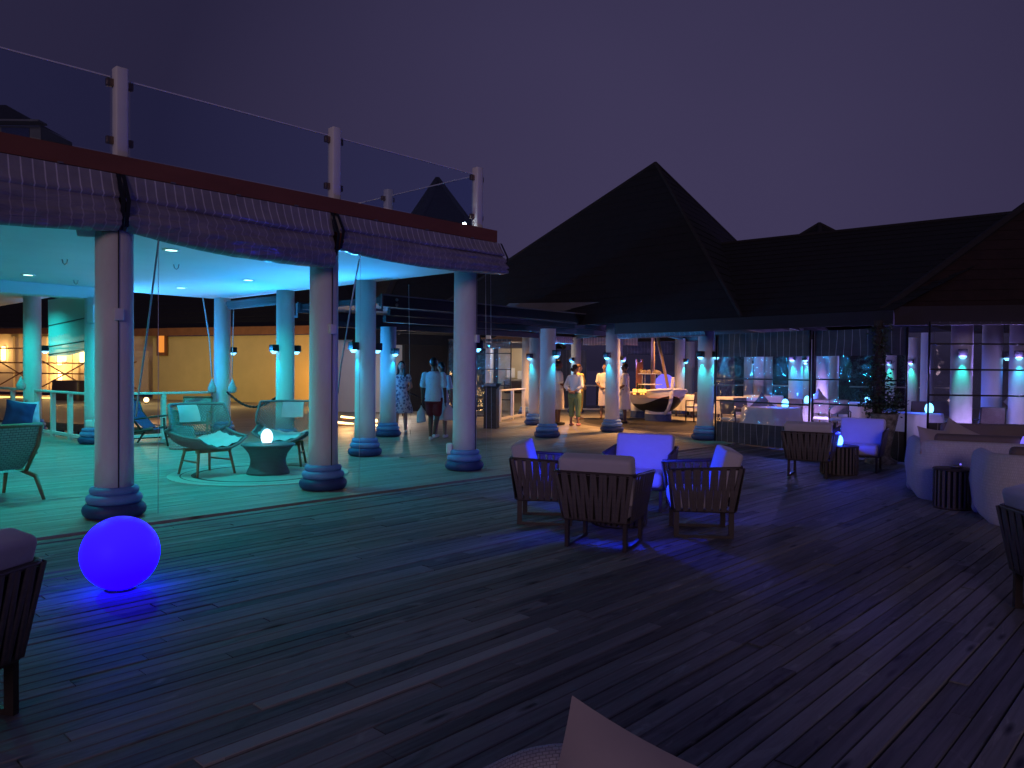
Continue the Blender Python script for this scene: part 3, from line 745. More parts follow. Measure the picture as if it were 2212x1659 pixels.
colA = column(pav, *cxy['A'], ZC, (), ((Vector((0.62, -0.78, 0)), 2.05),))
column(pav, *cxy['B'], ZC, (), ((Vector((0.72, -0.69, 0)), 2.02),))
column(pav, *cxy['C'], ZC, (U,), ((Vector((0.92, -0.39, 0)), 2.0),), power=3.5)
column(pav, *cxy['D1'], ZC, (-U, U), power=4)
column(pav, *cxy['E2'], ZC, (-U, U), power=4)
column(pav, *cxy['E1'], ZC, (U,), power=2)
column(pav, *cxy['F1'], ZC - 0.22, (U,), power=4)
column(pav, *cxy['F2'], ZC, (U,), power=3, wash=70)
for u, v in ((-0.0, -16.4), (2.7, -19.9)):
    p = UV(u, v); column(pav, p.x, p.y, ZC - 0.22, (), ())
p = UV(0.35, -8.41); column(pav, p.x, p.y, ZC)
# downlights in the ceiling
dl = MB(); dl.lathe([(0.10, 0.0), (0.115, -0.006), (0.10, -0.014), (0.075, -0.012)], seg=20, cap=False)
dl.lathe([(0.001, -0.010), (0.075, -0.011)], seg=20, mi=1, cap=False)
DL = dl.mesh('downlight', ['white', 'down'])
spots = [G(370, 539, ZC), G(391, 621, ZC), G(536, 604, ZC), G(4, 627, ZC)]
spots += [spots[0] - U * 2.6, spots[1] - U * 2.6]
for i, p in enumerate(spots):
    d = inst('downlight', DL, pav, (p.x, p.y, ZC - 0.001))
    lamp('SPOT', 'downlight_beam', (0, 0, -0.03), 185, (0.01, 0.84, 0.80), d, 0.06, 150, 0.7, (0, 0, -1))
# small ceiling hooks
for px, py in ((381, 571), (164, 605), (140, 560)):
    p = G(px, py, ZC); h = MB()
    h.tube([(-0.04, 0, 0), (-0.03, 0, -0.05), (0, 0, -0.075), (0.03, 0, -0.05), (0.04, 0, 0)], 0.008, 6)
    h.build('ceiling_hook', 'steel', pav, (p.x, p.y, ZC - 0.002))
# floodlight on the column head and camera-like speaker boxes
fl = MB(); fl.rbox((0, 0, 0), (0.22, 0.14, 0.10), 0.02, mat=Matrix.Rotation(R(35), 4, 'X')); fl.tube([(0, 0.05, 0), (0, 0.14, 0.03)], 0.02)
q = AT(193, 497, 7.75); fl.build('floodlight_housing', 'white', pav, q, R(20))
sp = MB(); sp.rbox((0, 0, 0), (0.16, 0.13, 0.36), 0.03); q = AT(199, 677, 14.9); sp.build('wall_speaker', 'white', pav, q, R(-10))
pb = MB(); pb.rbox((0, 0, 0), (0.16, 0.10, 0.14), 0.02); q = AT(195, 915, 14.8); pb.build('power_box', 'white', pav, q)
pb = MB(); pb.rbox((0, 0, 0), (0.10, 0.10, 0.17), 0.03); q = AT(971, 969, 11.7); pb.build('power_box', 'white', pav, q)

# glass terrace balustrade on the roof
bal = thing('glass_balustrade', 'clear glass terrace balustrade with white square posts along the roof edge', 'balustrade')
pu = [0.45, 3.02, 5.58, 8.10]
vp = -8.30
post = MB(); post.rbox((0, 0, 0.47), (0.125, 0.125, 0.94), 0.018, seg=2)
POST = post.mesh('post', 'white')
clamp = MB(); clamp.rbox((0, 0, 0), (0.07, 0.05, 0.075), 0.006, seg=2)
CLAMP = clamp.mesh('clamp', 'bronze')
def glass_panel(a, b, z0, z1, parent):
    d = (b - a); L = d.length; rz = math.atan2(d.y, d.x)
    g = MB(); g.box((0, 0, 0), (L, 0.012, z1 - z0))
    o = g.build('glass_panel', 'glass', parent, ((a.x + b.x) / 2, (a.y + b.y) / 2, (z0 + z1) / 2), rz)
    t = MB(); t.box((0, 0, 0), (L, 0.018, 0.014)); t.build('top_edge', 'edge', o, (0, 0, (z1 - z0) / 2 + 0.007))
ppts = [UV(u, vp) for u in pu]
side = [UV(8.10, -8.30 - 2.15 * k) for k in range(1, 4)]
for p in ppts + side:
    o = inst('post', POST, bal, (p.x, p.y, ZF1 - 0.02), (0, 0, ROT_UV))
    for sx in (-1, 1):
        for zz in (0.20, 0.78): inst('clamp', CLAMP, o, (sx * 0.095, 0.02, zz))
for a, b in zip(ppts[:-1], ppts[1:]):
    glass_panel(a + U * 0.10, b - U * 0.10, ZF1 + 0.05, ZF1 + 0.80, bal)
seq = [ppts[-1]] + side
for a, b in zip(seq[:-1], seq[1:]):
    glass_panel(a - V * 0.10, b + V * 0.10, ZF1 + 0.05, ZF1 + 0.80, bal)
# bright floodlight at the roof corner
fld = thing('terrace_floodlight', 'small bright white floodlight at the roof corner', 'floodlight', G(1003, 484, ZF1 + 0.05))
f = MB(); f.rbox((0, 0.05, 0), (0.09, 0.06, 0.07), 0.012, seg=2); f.build('housing', 'black', fld)
f = MB(); f.ball((0, 0, 0), 0.026, 12, 8); f.build('bulb', 'spotw', fld)
f = MB(); f.tube([(0, 0.05, -0.03), (0, 0.05, -0.10)], 0.012); f.build('bracket', 'black', fld)

# rolled-up awning curtains under the fascia
def awning(name, label, u0, u1, drop, seed, dropend=None, mat='curtain', z1=ZF0 - 0.01, v=VF + 0.01, parts=True):
    t = thing(name, label, 'awning', UV((u0 + u1) / 2, v, 0), ROT_UV, 'rolled awnings under the roof edge')
    L = u1 - u0
    n = max(24, int(L * 26))
    prof = [(0.00, 0.0), (-0.035, 0.16), (-0.075, 0.30), (-0.11, 0.40), (-0.055, 0.44), (-0.10, 0.50), (-0.155, 0.60), (-0.12, 0.66),
            (-0.16, 0.72), (-0.185, 0.80), (-0.14, 0.84), (-0.165, 0.90), (-0.13, 0.97), (-0.04, 1.0), (0.02, 0.97), (0.03, 0.86)]
    rows = []
    for i, (dy, f_) in enumerate(prof):
        row = []
        for j in range(n + 1):
            s = j / n
            x = -L / 2 + L * s
            dd = drop + ((dropend if dropend is not None else drop) - drop) * s
            sag = 1.0 + 0.13 * math.sin(s * PI) * f_
            w = noise.noise(Vector((x * 0.9 + seed, f_ * 6, seed))) * 0.05 * f_ + (noise.noise(Vector((x * 3 + seed, f_ * 14, 3))) * 0.045 + noise.noise(Vector((x * 9 + f_ * 12, f_ * 10, seed))) * 0.022) * (f_ * f_ if f_ > .42 else 0.1)
            w2 = noise.noise(Vector((x * 0.8 + seed * 2, f_ * 3, 7))) * 0.035 * f_ * (1 - 0.5 * f_)
            row.append((x, dy * (0.9 + 0.3 * math.sin(s * 5 + seed)) + w, z1 - dd * f_ * sag + w2))
        rows.append(row)
    us = [L * j / n for j in range(n + 1)]
    g = MB(); g.grid(rows[:5], us=us); g.build('striped_cloth', mat, t)
    g = MB(); g.grid(rows[4:], us=us); g.build('bunched_folds', 'folds', t)
    for e_ in (-L / 2 - 0.015, L / 2 + 0.015):
        st = MB(); st.grid([[(e_ - 0.02, -0.02, z1), (e_ + 0.02, -0.02, z1)], [(e_ - 0.022, -0.16, z1 - drop * 0.5), (e_ + 0.02, -0.16, z1 - drop * 0.5)], [(e_ - 0.02, -0.10, z1 - drop * 0.95), (e_ + 0.02, -0.10, z1 - drop * 0.95)]])
        st.build('strap', 'black', t)
    for k in range(3):
        cl = MB(); cl.box((-L / 2 + L * (0.2 + 0.3 * k), -0.012, z1 + 0.01), (0.05, 0.02, 0.015)); cl.build('clip', 'trim', t)
    return t
awning('rolled_awning', 'grey striped awning bundle above the blue globe, running out of the picture', 0.42, 2.92, 0.60, 1.3, 0.57)
awning('rolled_awning', 'sagging grey striped awning bundle between the two nearest columns', 3.00, 5.42, 0.56, 5.1, 0.68)
awning('rolled_awning', 'slim striped awning bundle at the free roof corner', 5.52, 8.42, 0.46, 9.7, 0.47)
# thin cords and wires of the awnings
def cord(name, label, pts, r=0.008, mat='ropec', cat='cord', group='awning cords'):
    b = MB(); b.tube(pts, r, 6)
    return tag(b.build(name, mat), label, cat, group)
cord('pull_rope', 'pale slanting cord just right of the nearest column', [AT(345, 500, 8.4), AT(315, 740, 8.45), AT(298, 860, 8.5), AT(294, 900, 8.5)], 0.010)
cord('pull_rope', 'pale slanting cord just right of the second column', [AT(776, 560, 10.2), AT(758, 660, 10.2), AT(735, 800, 10.2), AT(730, 850, 10.2)], 0.010)
cord('guide_wire', 'thin vertical wire beside the nearest column', [UV(3.32, -8.1, 3.05), UV(3.32, -8.1, 0.02)], 0.003)
cord('guide_wire', 'thin vertical wire beside the second column', [UV(5.84, -8.1, 3.0), UV(5.84, -8.1, 0.02)], 0.003)
cord('guide_wire', 'thin vertical wire left of the walking man', [AT(883, 615, 13.0), G(886, 940)], 0.003)
cord('guide_wire', 'thin wire just right of the third column', [AT(1049, 590, 12.2), G(1051, 1015)], 0.003)
cord('guide_wire', 'thin wire further right of the third column', [AT(1060, 590, 12.9), G(1062, 1000)], 0.003)

# ------------------------------------------------------------------ white railings
def railing(name, label, a, b, h=1.0, posts=4, zb=0.10, rail=0.07):
    a, b = Vector((a[0], a[1], 0)), Vector((b[0], b[1], 0))
    d = b - a; L = d.length; rz = math.atan2(d.y, d.x)
    t = thing(name, label, 'railing', (a + b) / 2, rz)
    r_ = MB(); r_.rbox((0, 0, h - 0.02), (L, 0.10, 0.05), 0.012, seg=2); r_.build('top_rail', 'white', t)
    r_ = MB(); r_.box((0, 0, zb), (L, 0.06, 0.06)); r_.build('bottom_rail', 'white', t)
    pb_ = MB(); pb_.box((0, 0, (h - 0.05) / 2), (0.085, 0.085, h - 0.05)); me = pb_.mesh('post', 'white')
    for k in range(posts): inst('post', me, t, (-L / 2 + 0.05 + (L - 0.1) * k / max(posts - 1, 1), 0, 0.012))
    return t
F1, F2, E1 = (Vector((*cxy[k], 0)) for k in ('F1', 'F2', 'E1'))
railing('white_railing', 'white timber railing between the two left rear columns', F1 + (F2 - F1) * 0.07, F1 + (F2 - F1) * 0.93, posts=4)
railing('white_railing', 'white railing behind the wicker chairs', F1 + (E1 - F1) * 0.07, F1 + (E1 - F1) * 0.94, posts=3)
railing('white_railing', 'white railing leaving the picture at the far left', F2 + Vector((-0.1, 0.15, 0)), F2 + Vector((-2.8, 2.3, 0)), posts=4)
railing('white_railing', 'short white railing beside the dark lectern', G(1078, 912), G(1132, 902), posts=3, h=0.95)
railing('white_railing', 'white railing over dark water behind the standing staff', (1.3, 28.3), (4.4, 29.0), posts=4)
railing('white_railing', 'white railing behind the far restaurant tables', (8.0, 33.0), (17.5, 30.5), posts=8)

# hanging milky plastic curtain at the left rear
hc = thing('milky_curtain', 'half-lowered milky plastic curtain beside the rear left column', 'curtain')
a, b = Vector((-10.2, 16.9, 0)), Vector((-8.45, 15.35, 0))
rows = []
zs = [2.98, 2.7, 2.42, 2.40, 2.1, 1.96, 1.99, 1.93, 1.90, 1.86, 1.83, 1.80, 1.74]
ds = [0, .03, .03, .05, .04, .05, .10, .06, .12, .07, .13, .09, .03]
for z, dd in zip(zs, ds):
    row = []
    for j in range(25):
        s = j / 24
        p = a + (b - a) * s
        w = noise.noise(Vector((s * 3, z * 4, 2))) * 0.06
        n_ = Vector((0.66, -0.75, 0)) * (dd + w)
        row.append((p.x + n_.x, p.y + n_.y, z + 0.10 * s - 0.03 * math.sin(s * PI) + w * 0.3))
    rows.append(row)
g = MB(); g.grid(rows); g.build('plastic_sheet', 'pvc_milky', hc)
for z in (2.41, 1.95, 1.78):
    bt = MB(); bt.tube([(a.x + .04, a.y - .05, z), (b.x + .04, b.y - .05, z + 0.10)], 0.012, 6); bt.build('batten', 'trim', hc)
# a rolled blind between the rear columns and cords with weight bags
rb = MB()
a, b = Vector((*cxy['E1'], 2.96)), Vector((*cxy['E2'], 2.96))
for k in range(3):
    o_ = Vector((0.05 * k, -0.07 * k, -0.05 * k)); rb.tube([a + (b - a) * 0.09 + o_, a + (b - a) * 0.9 + o_], 0.05, 8)
tag(rb.build('rolled_blind', 'trim'), 'rolled pale blind tied up between the rear corner columns', 'blind')
def bag(label, p):
    b_ = MB(); b_.lathe([(0.012, 0.20), (0.03, 0.16), (0.06, 0.08), (0.085, 0.0), (0.08, -0.08), (0.05, -0.11), (0.001, -0.115)], seg=10, cap=False, sy=0.6)
    for i, vv in enumerate(b_.v):
        w = noise.noise(Vector(vv) * 9) * 0.02; b_.v[i] = (vv[0] + w, vv[1] + w, vv[2])
    return tag(b_.build('weight_bag', 'ropec', None, p, 0.4), label, 'bag', 'tied cord bags')
for x, lab, dp in ((458, 'grey tied bag hanging left of the rear corner column', 16.9), (502, 'grey tied bag hanging right of the rear corner column', 17.0)):
    bag(lab, AT(x, 838, dp))
cord('pull_rope', 'long slanting cord left of the rear corner column', [AT(438, 642, 16.8), AT(452, 730, 16.85), AT(458, 815, 16.9)], 0.014)
cord('pull_rope', 'cord hanging right of the rear corner column', [AT(505, 655, 17.0), AT(501, 820, 17.0)], 0.010)
bag('pale tied bag hanging at the left green-lit column', AT(45, 832, 16.9))
# black rope barriers
def sag(p, q, d, n=14):
    return [p + (q - p) * (k / n) - Vector((0, 0, d * math.sin(PI * k / n))) for k in range(n + 1)]
def barrier(label, p, q, d):
    b_ = MB(); pts = sag(p, q, d)
    b_.tube(pts, 0.022, 7)
    for i in range(0, len(pts) - 1):
        mpt = (pts[i] + pts[i + 1]) / 2; b_.ball(mpt, 0.03, 8, 5)
    return tag(b_.build('rope_barrier', 'chain'), label, 'rope', 'black rope barriers')
E2 = Vector((*cxy['E2'], 0)); D1 = Vector((*cxy['D1'], 0)); D2 = Vector((-2.8, 17.36, 0))
z1_ = Vector((0, 0, 0.98))
barrier('black twisted rope strung between the rear corner columns', E1 + z1_ + Vector((0.15, -0.1, 0)), E2 + z1_ + Vector((-0.15, 0.1, 0)), 0.28)
barrier('black rope running from behind the woman in the dress', AT(858, 834, 18.5), AT(945, 868, 19.5), 0.06)

# ------------------------------------------------------------------ roofs
def slope(parent, a, b, c, d, mat='shingle', step=0.27, lift=0.012, name='roof_slope'):
    """a,b eave; d,c top (c==d for a triangle): overlapping shingle courses, real steps"""
    a, b, c, d = (Vector(p) for p in (a, b, c, d))
    nrm = (b - a).cross(d - a if (d - a).length > 0 else c - a).normalized()
    if nrm.z < 0: nrm = -nrm
    n = max(6, int(((c + d) / 2 - (a + b) / 2).length / step))
    g = MB()
    for i in range(n):
        t0, t1 = i / n, (i + 1) / n
        p0, q0 = a.lerp(d, t0) + nrm * lift, b.lerp(c, t0) + nrm * lift
        p1, q1 = a.lerp(d, t1), b.lerp(c, t1)
        g.poly([p0, q0, q1, p1])
        g.poly([p0 - nrm * lift, q0 - nrm * lift, q0, p0])
    return tag(g.build(name, mat, parent), kind='stuff')
def ridge(parent, a, b, r_=0.09, mat='ridge', name='ridge_cap'):
    g = MB(); a, b = Vector(a), Vector(b); g.tube([a, a.lerp(b, 0.5), b], r_, 6, smooth=False)
    return g.build(name, mat, parent)
def eave(parent, a, b, z0, z1, mat='eave', th=0.06, name='eave_board'):
    a, b = Vector((a[0], a[1], 0)), Vector((b[0], b[1], 0)); d = b - a
    g = MB(); g.box((0, 0, 0), (d.length + 0.02, th, z1 - z0))
    return g.build(name, mat, parent, ((a.x + b.x) / 2, (a.y + b.y) / 2, (z0 + z1) / 2), math.atan2(d.y, d.x))

# the restaurant: a tall pyramid roof, a lower wing and a second pyramid at the right
res = thing('restaurant_pavilion', 'open restaurant under a tall dark shingled pyramid roof', 'restaurant')
ZE0, ZE1 = 2.39, 2.64
AP = AT(1416, 352, 21.0)
Q1 = Vector((4.60, 15.45, ZE1)); Q0 = Vector((2.10, 16.1, ZE1)); QL = Vector((-3.6, 24.2, ZE1)); QB = Vector((3.0, 30.0, ZE1)); QR = Vector((10.5, 25.0, ZE1))
slope(res, QL, Q1, AP, AP); slope(res, QB, QL, AP, AP); slope(res, QR, QB, AP, AP); slope(res, Q1, QR, AP, AP)
for q in (Q1, QL, QR): ridge(res, q, AP, 0.045)
eave(res, Q1.lerp(QL, 0.27), Q1, ZE0, ZE1)
eL = Vector((0.69, -0.724, 0)).normalized(); eN = Vector((0.724, 0.69, 0)).normalized()
W0 = Q1.copy(); W1 = Q1 + eL * 2.9
WR0 = AT(1637, 517, 19.4); WR1 = WR0 + (AT(2170, 463, 15.57) - WR0) * 1.25
slope(res, W0 - eL * 0.0, W1, WR1, WR0 - eL * 1.8)
slope(res, W1 + eN * 8, W0 + eN * 8, WR0, WR1)
ridge(res, WR0 - eL * 1.8, WR1, 0.06)
eave(res, W0, W1, ZE0, ZE1)
K0 = Vector((6.50, 13.62, ZE1 - 0.02)); K1 = Vector((13.2, 11.55, ZE1 - 0.02)); KA = Vector((12.5, 15.5, 6.6)); K2 = Vector((18.5, 17, ZE1)); K3 = Vector((12.2, 21, ZE1))
slope(res, K0, K1, KA, KA, 'shingle_r'); slope(res, K3, K0, KA, KA, 'shingle_r'); slope(res, K1, K2, KA, KA, 'shingle_r'); slope(res, K2, K3, KA, KA, 'shingle_r')
ridge(res, K0, KA, 0.08); ridge(res, K1, KA, 0.08)
eave(res, K0, K1, ZE0 + 0.0, ZE1 + 0.08)
# dark tie beams and a pale skylight panel under the roof
for a_, b_ in (((4.3, 17.2), (2.3, 27.5)), ((2.5, 19.3), (6.0, 27.4)), ((4.4, 17.4), (9.0, 25.0))):
    d = Vector((*b_, 0)) - Vector((*a_, 0)); g = MB(); g.box((0, 0, 0), (d.length, 0.14, 0.22))
    g.build('tie_beam', 'beam', res, ((a_[0] + b_[0]) / 2, (a_[1] + b_[1]) / 2, 2.78), math.atan2(d.y, d.x))
HC = 2.70
NU = -U
column(res, 2.52, 19.28, HC, (NU,), power=5, col=(0.03, 0.62, 1.0), wash=40)
column(res, 4.36, 17.31, HC, (NU, V), power=6, col=(0.05, 0.80, 0.85), wash=0)
column(res, 2.28, 27.49, HC, (NU,), power=4)
column(res, 6.00, 27.53, HC, (V,), power=6, col=(0.05, 0.75, 1.0))
def colpx(px, depth, **kw):
    kw.setdefault('wash', 170); kw.setdefault('washcol', (.36, .26, 1.0))
    p = AT(px, 800, depth); return column(res, p.x, p.y, HC, **kw)
colpx(1332, 24.0, sconces=(V,), power=3)
colpx(1491, 30.5)
colpx(1617, 31.0, sconces=(V,), power=3)
colpx(1639, 27.5)
colpx(1660, 33.0)
colpx(1719, 20.5, sconces=(NU, V), power=6, col=(0.04, 0.7, 0.95))
colpx(1746, 27.0, sconces=(NU,), power=4, col=(0.05, 0.8, 0.9))
colpx(1777, 23.5)
colpx(1800, 26.5)
colpx(1925, 27.0, sconces=(NU,), power=6, col=(0.05, 0.95, 0.7))
colpx(1972, 25.0, sconces=(NU,), power=6, col=(0.05, 0.95, 0.7))
colpx(2003, 22.0)
colpx(2077, 14.0, sconces=(Vector((-0.45, -0.9, 0)),), power=6, col=(0.04, 0.90, 0.72), wash=110, washcol=(.35, .25, 1.0))
colpx(2143, 15.2, sconces=(V,), power=2.5, col=(0.12, 0.25, 1.0))
colpx(2203, 14.6, sconces=(Vector((-0.6, -0.8, 0)),), power=6, col=(0.05, 0.65, 1.0))
# added violet fill lights, not lamps of the place, that brighten the columns
for x, y, w_, aim, lab in ((7.75, 13.32, 34, (.12, .45, 1), 'left added violet fill light behind the wide clear curtain'), (8.75, 13.35, 40, (.1, .5, 1), 'right added violet fill light behind the wide clear curtain'),
                      (9.0, 22.5, 170, (.1, .9, .55), 'added violet fill light among the far restaurant tables'), (6.9, 17.8, 90, (.35, .9, .5), 'added violet fill light behind the left clear curtain')):
    ul = thing('added_uplighter', lab, 'lamp', (x, y, 0.01), 0, 'added violet fill lights')
    g = MB(); g.lathe([(.08, 0), (.085, .02), (.06, .12), (.055, .13)], seg=16); g.build('housing', 'black', ul)
    g = MB(); g.lathe([(.001, .132), (.05, .132)], seg=16, cap=False); g.build('lens', 'globe_v', ul)
    lamp('SPOT', 'added_beam', (0, 0, .16), w_ * 1.6, (.50, .34, 1.0), ul, .05, 150, .8, aim)
# warm pendant lamps hidden under the roof
for i, (x, y, z, w) in enumerate(((3.7, 20.4, 3.25, 520), (5.6, 24.5, 3.3, 420), (1.6, 23.5, 3.2, 300), (9.6, 17.0, 3.2, 45))):
    pl = thing('pendant_lamp', ('warm pendant lamp under the roof in front of the boat', 'warm pendant lamp under the roof behind the boat', 'warm pendant lamp under the roof above the standing group', 'warm pendant lamp under the roof behind the wide curtain')[i], 'lamp', (x, y, z), 0, 'pendants under the roof')
    g = MB(); g.lathe([(0.03, 0.18), (0.06, 0.16), (0.16, 0.02), (0.165, 0.0), (0.15, 0.0), (0.05, 0.14)], seg=20, cap=False); g.build('shade', 'bronze', pl)
    g = MB(); g.ball((0, 0, 0.05), 0.05, 10, 8); g.build('bulb', 'warm', pl)
    g = MB(); g.tube([(0, 0, 0.17), (0, 0, 0.75)], 0.008, 5); g.build('cable', 'black', pl)
    lamp('SPOT', 'pendant_beam', (0, 0, -0.02), w * 2.2, (1.0, 0.46, 0.15), pl, 0.08, 135, 0.8, (0, 0, -1))

# flat dark canopy over the walkway
can = thing('walkway_canopy', 'flat dark timber canopy joining the lounge to the restaurant', 'canopy')
CU0, CU1, CV0, CV1 = 8.75, 16.2, -11.52, -14.3
def cbox(u0, u1, v0, v1, z0, z1, mat, name):
    b_ = MB(); b_.box(((u0 + u1) / 2, -(v0 + v1) / 2, (z0 + z1) / 2), (abs(u1 - u0), abs(v1 - v0), z1 - z0)); return b_.build(name, mat, can, (0, 0, 0), ROT_UV)
for vv, sg in ((CV0, 1), (CV1, -1)):
    cbox(CU0, CU1, vv - .04 * sg, vv + .04 * sg, 2.70, 2.90, 'beam', 'fascia_beam')
    cbox(CU0, CU1, vv + .02 * sg, vv + .06 * sg, 2.903, 2.925, 'trim', 'metal_edge')
    cbox(CU0 + .3, CU1, vv - .16 * sg, vv - .08 * sg, 2.56, 2.697, 'beam', 'inner_beam')
    cbox(CU0 + .3, CU1, vv - .07 * sg, vv - .05 * sg, 2.672, 2.692, 'trim', 'metal_edge')
    cbox(CU0 + .3, CU1, vv - .30 * sg, vv - .20 * sg, 2.43, 2.557, 'beam', 'inner_beam')
    cbox(CU0 - .02, CU0 + .01, vv + .05 * sg, vv + .08 * sg, 2.60, 2.90, 'trim', 'channel_end')
    cbox(CU0 - .32, CU0 + .01, vv + .05 * sg, vv + .08 * sg, 2.595, 2.645, 'trim', 'channel_end')
    for dz in (2.74, 2.84):
        pb_ = UV(CU0 + .35, vv + .055 * sg, dz); g = MB(); g.ball((0, 0, 0), .03, 8, 6); g.build('bolt', 'trim', can, pb_)
cbox(CU0 + .05, CU1, CV0 - .05, CV1 + .05, 2.76, 2.88, 'beam', 'canopy_slab')
column(can, 0.81, 17.52, 2.47, (V,), power=5, col=(0.03, 0.60, 1.0), wash=45)
column(can, 0.65, 21.47, 2.70, (NU,), power=5, col=(0.05, 0.75, 0.95), wash=40)
column(can, -2.80, 17.36, 2.47, (V,), power=4, col=(0.03, 0.50, 1.0), wash=60)
column(can, 0.50, 25.4, 2.70, (), power=4)
# grey gable strip between the canopy and the roof above it
g = MB(); g.poly([AT(1085, 668, 20.6), AT(1322, 690, 18.6), AT(1345, 652, 18.3), AT(1100, 655, 20.4)]); g.build('soffit_panel', 'panel_grey', can)
g = MB(); g.poly([AT(1085, 672, 20.5), AT(1322, 676, 18.55), AT(1322, 673, 18.55), AT(1085, 669.5, 20.5)]); g.build('panel_joint', 'beam', can)

# other roofs farther away
def far_roof(label, px, py, depth, half, rise, mat='shingle'):
    ap = AT(px, py, depth); t = thing('pyramid_roof', label, 'roof', (ap.x, ap.y, 0))
    zt = ap.z; zb = zt - rise
    cs = [Vector((half * math.cos(R(a_)), half * math.sin(R(a_)), zb)) for a_ in (250, 340, 70, 160)]
    top = Vector((0, 0, zt))
    for i in range(4): slope(t, cs[i], cs[(i + 1) % 4], top, top, mat, step=0.5)
    for i in range(4): ridge(t, cs[i], top, 0.10)
    w_ = MB(); w_.prism([(c.x * .5, c.y * .5) for c in cs], -1.9, zb + 0.3); w_.build('wall', 'beam', t)
    return t
far_roof('tip of a distant dark pyramid roof above the wing ridge', 1770, 484, 34.0, 7.0, 4.2)
far_roof('dark pyramid roof seen through the glass at the roof corner', 945, 386, 30.0, 5.2, 6.6)

# ------------------------------------------------------------------ yellow building behind the lounge
yb = thing('yellow_building', 'long yellow rendered building with brown eaves and dark roof', 'building')
Y0, Y1, Y2 = Vector((-17.2, 36.8, 0)), Vector((-8.7, 33.0, 0)), Vector((-6.0, 31.6, 0))
def wall(parent, a, b, z0, z1, mat, th=0.25, name='wall', off=0.0):
    d = Vector((b[0] - a[0], b[1] - a[1], 0)); nrm = Vector((-d.y, d.x, 0)).normalized() * (th / 2 + off)
    g_ = MB(); g_.box((0, 0, 0), (d.length, th, z1 - z0))
    return g_.build(name, mat, parent, ((a[0] + b[0]) / 2 + nrm.x, (a[1] + b[1]) / 2 + nrm.y, (z0 + z1) / 2), math.atan2(d.y, d.x))
wall(yb, Y0, Y2, -0.2, 2.95, 'yellow')
eave(yb, (Y0.x - 1.7, Y0.y + .3), (Y2.x + .3, Y2.y - .5), 2.97, 3.32, 'brown', 0.10)
slope(yb, (Y0.x - 1.7, Y0.y + .4, 3.32), (Y2.x + .5, Y2.y - .5, 3.32), (Y2.x + 1, Y2.y + 5, 8.2), (Y0.x - 4, Y0.y + 8, 8.2), 'shingle', 0.4)
# slatted screen at the left end
for k in range(14):
    wall(yb, Y0 + Vector((-1.5, .5, 0)), Y0 + Vector((-.1, -.05, 0)), 0.25 + k * 0.145, 0.36 + k * 0.145, 'cream', 0.03, 'slat', -0.12)
# orange lit window with a frame
wp = Vector((-16.55, 36.35, 2.55))
g = MB(); g.box((0, 0, 0), (0.62, 0.10, 1.02)); g.build('window_frame', 'brown', yb, wp, math.atan2(-3.8, 8.5))
g = MB(); g.box((0.03, -0.07, 0.05), (0.34, 0.03, 0.80)); g.build('window_pane', 'orange', yb, wp, math.atan2(-3.8, 8.5))
# path lamps washing the wall
def stud(label, p, r_=0.06, power=30, col=(1.0, 0.55, 0.2), mat='warm', lift=0.05):
    t = thing('path_lamp', label, 'lamp', p, 0, 'warm path lamps')
    g_ = MB(); g_.lathe([(0.05, 0.0), (0.055, 0.02), (0.03, lift)], seg=10); g_.build('stem', 'black', t)
    g_ = MB(); g_.ball((0, 0, lift + r_ * .8), r_, 10, 8); g_.build('bulb', mat, t)
    if power: lamp('POINT', 'path_light', (0, 0, lift + r_ * 2 + 0.1), power, col, t, 0.08)
    return t
stud('small warm lamp on the path left of the wicker chairs', G(316, 872, 0.5), 0.07, 60, (1.0, .5, .2))
stud('bright lamp low beside the round column behind the woman', G(812, 916), 0.05, 22, (1.0, .6, .3))
def strip(label, a, b, power=40):
    t = thing('light_strip', label, 'lamp', (a + b) / 2, 0, 'glowing edge strips')
    g_ = MB(); d = (b - a); g_.tube([-d / 2, d / 2], 0.028, 6); g_.build('tube', 'warm', t)
    g_ = MB(); g_.box((0, 0, 0), (d.length, 0.08, 0.03)); g_.build('base', 'brown', t, (0, 0, -0.05), math.atan2(d.y, d.x))
    if power: lamp('POINT', 'strip_light', (0, 0, 0.25), power, (1.0, 0.55, 0.22), t, 0.2)
    return t
strip('upper glowing strip between the second column and the sconce column', AT(737, 900, 20.0), AT(764, 903, 20.3), 45)
strip('lower glowing strip between the second column and the sconce column', AT(728, 912, 19.0), AT(763, 916, 19.3), 20)
# lamps that colour the wall: warm washers; pale one added to brighten its wall
for i, (p, pw, cl, lab) in enumerate(((AT(652, 790, 31.3), 110, (1.0, .40, .05), 'orange wall washer at the right end of the yellow wall'), (Vector((-12.0, 29.5, 0.3)), 190, (1.0, .76, .34), 'yellow wall washer at the middle of the yellow wall'),
                              (Vector((-16.0, 31.5, 0.3)), 150, (1.0, .76, .34), 'yellow wall washer at the left end of the yellow wall'), (Vector((-7.6, 30.0, 0.3)), 40, (1.0, .74, .25), 'yellow wall washer near the grey wall'), (Vector((-3.4, 24.4, 0.3)), 75, (1.0, .86, .74), 'added pale fill light in front of the curved off-white wall'))):
    t = thing('wall_washer', lab, 'lamp', (p.x, p.y, 0.0), 0, 'wall washers')
    g_ = MB(); g_.rbox((0, 0, 0.08), (0.16, 0.10, 0.10), 0.02, seg=2); g_.build('housing', 'black', t)
    lamp('POINT', 'washer_light', (0, 0.05, 1.1), pw, cl, t, 0.1)

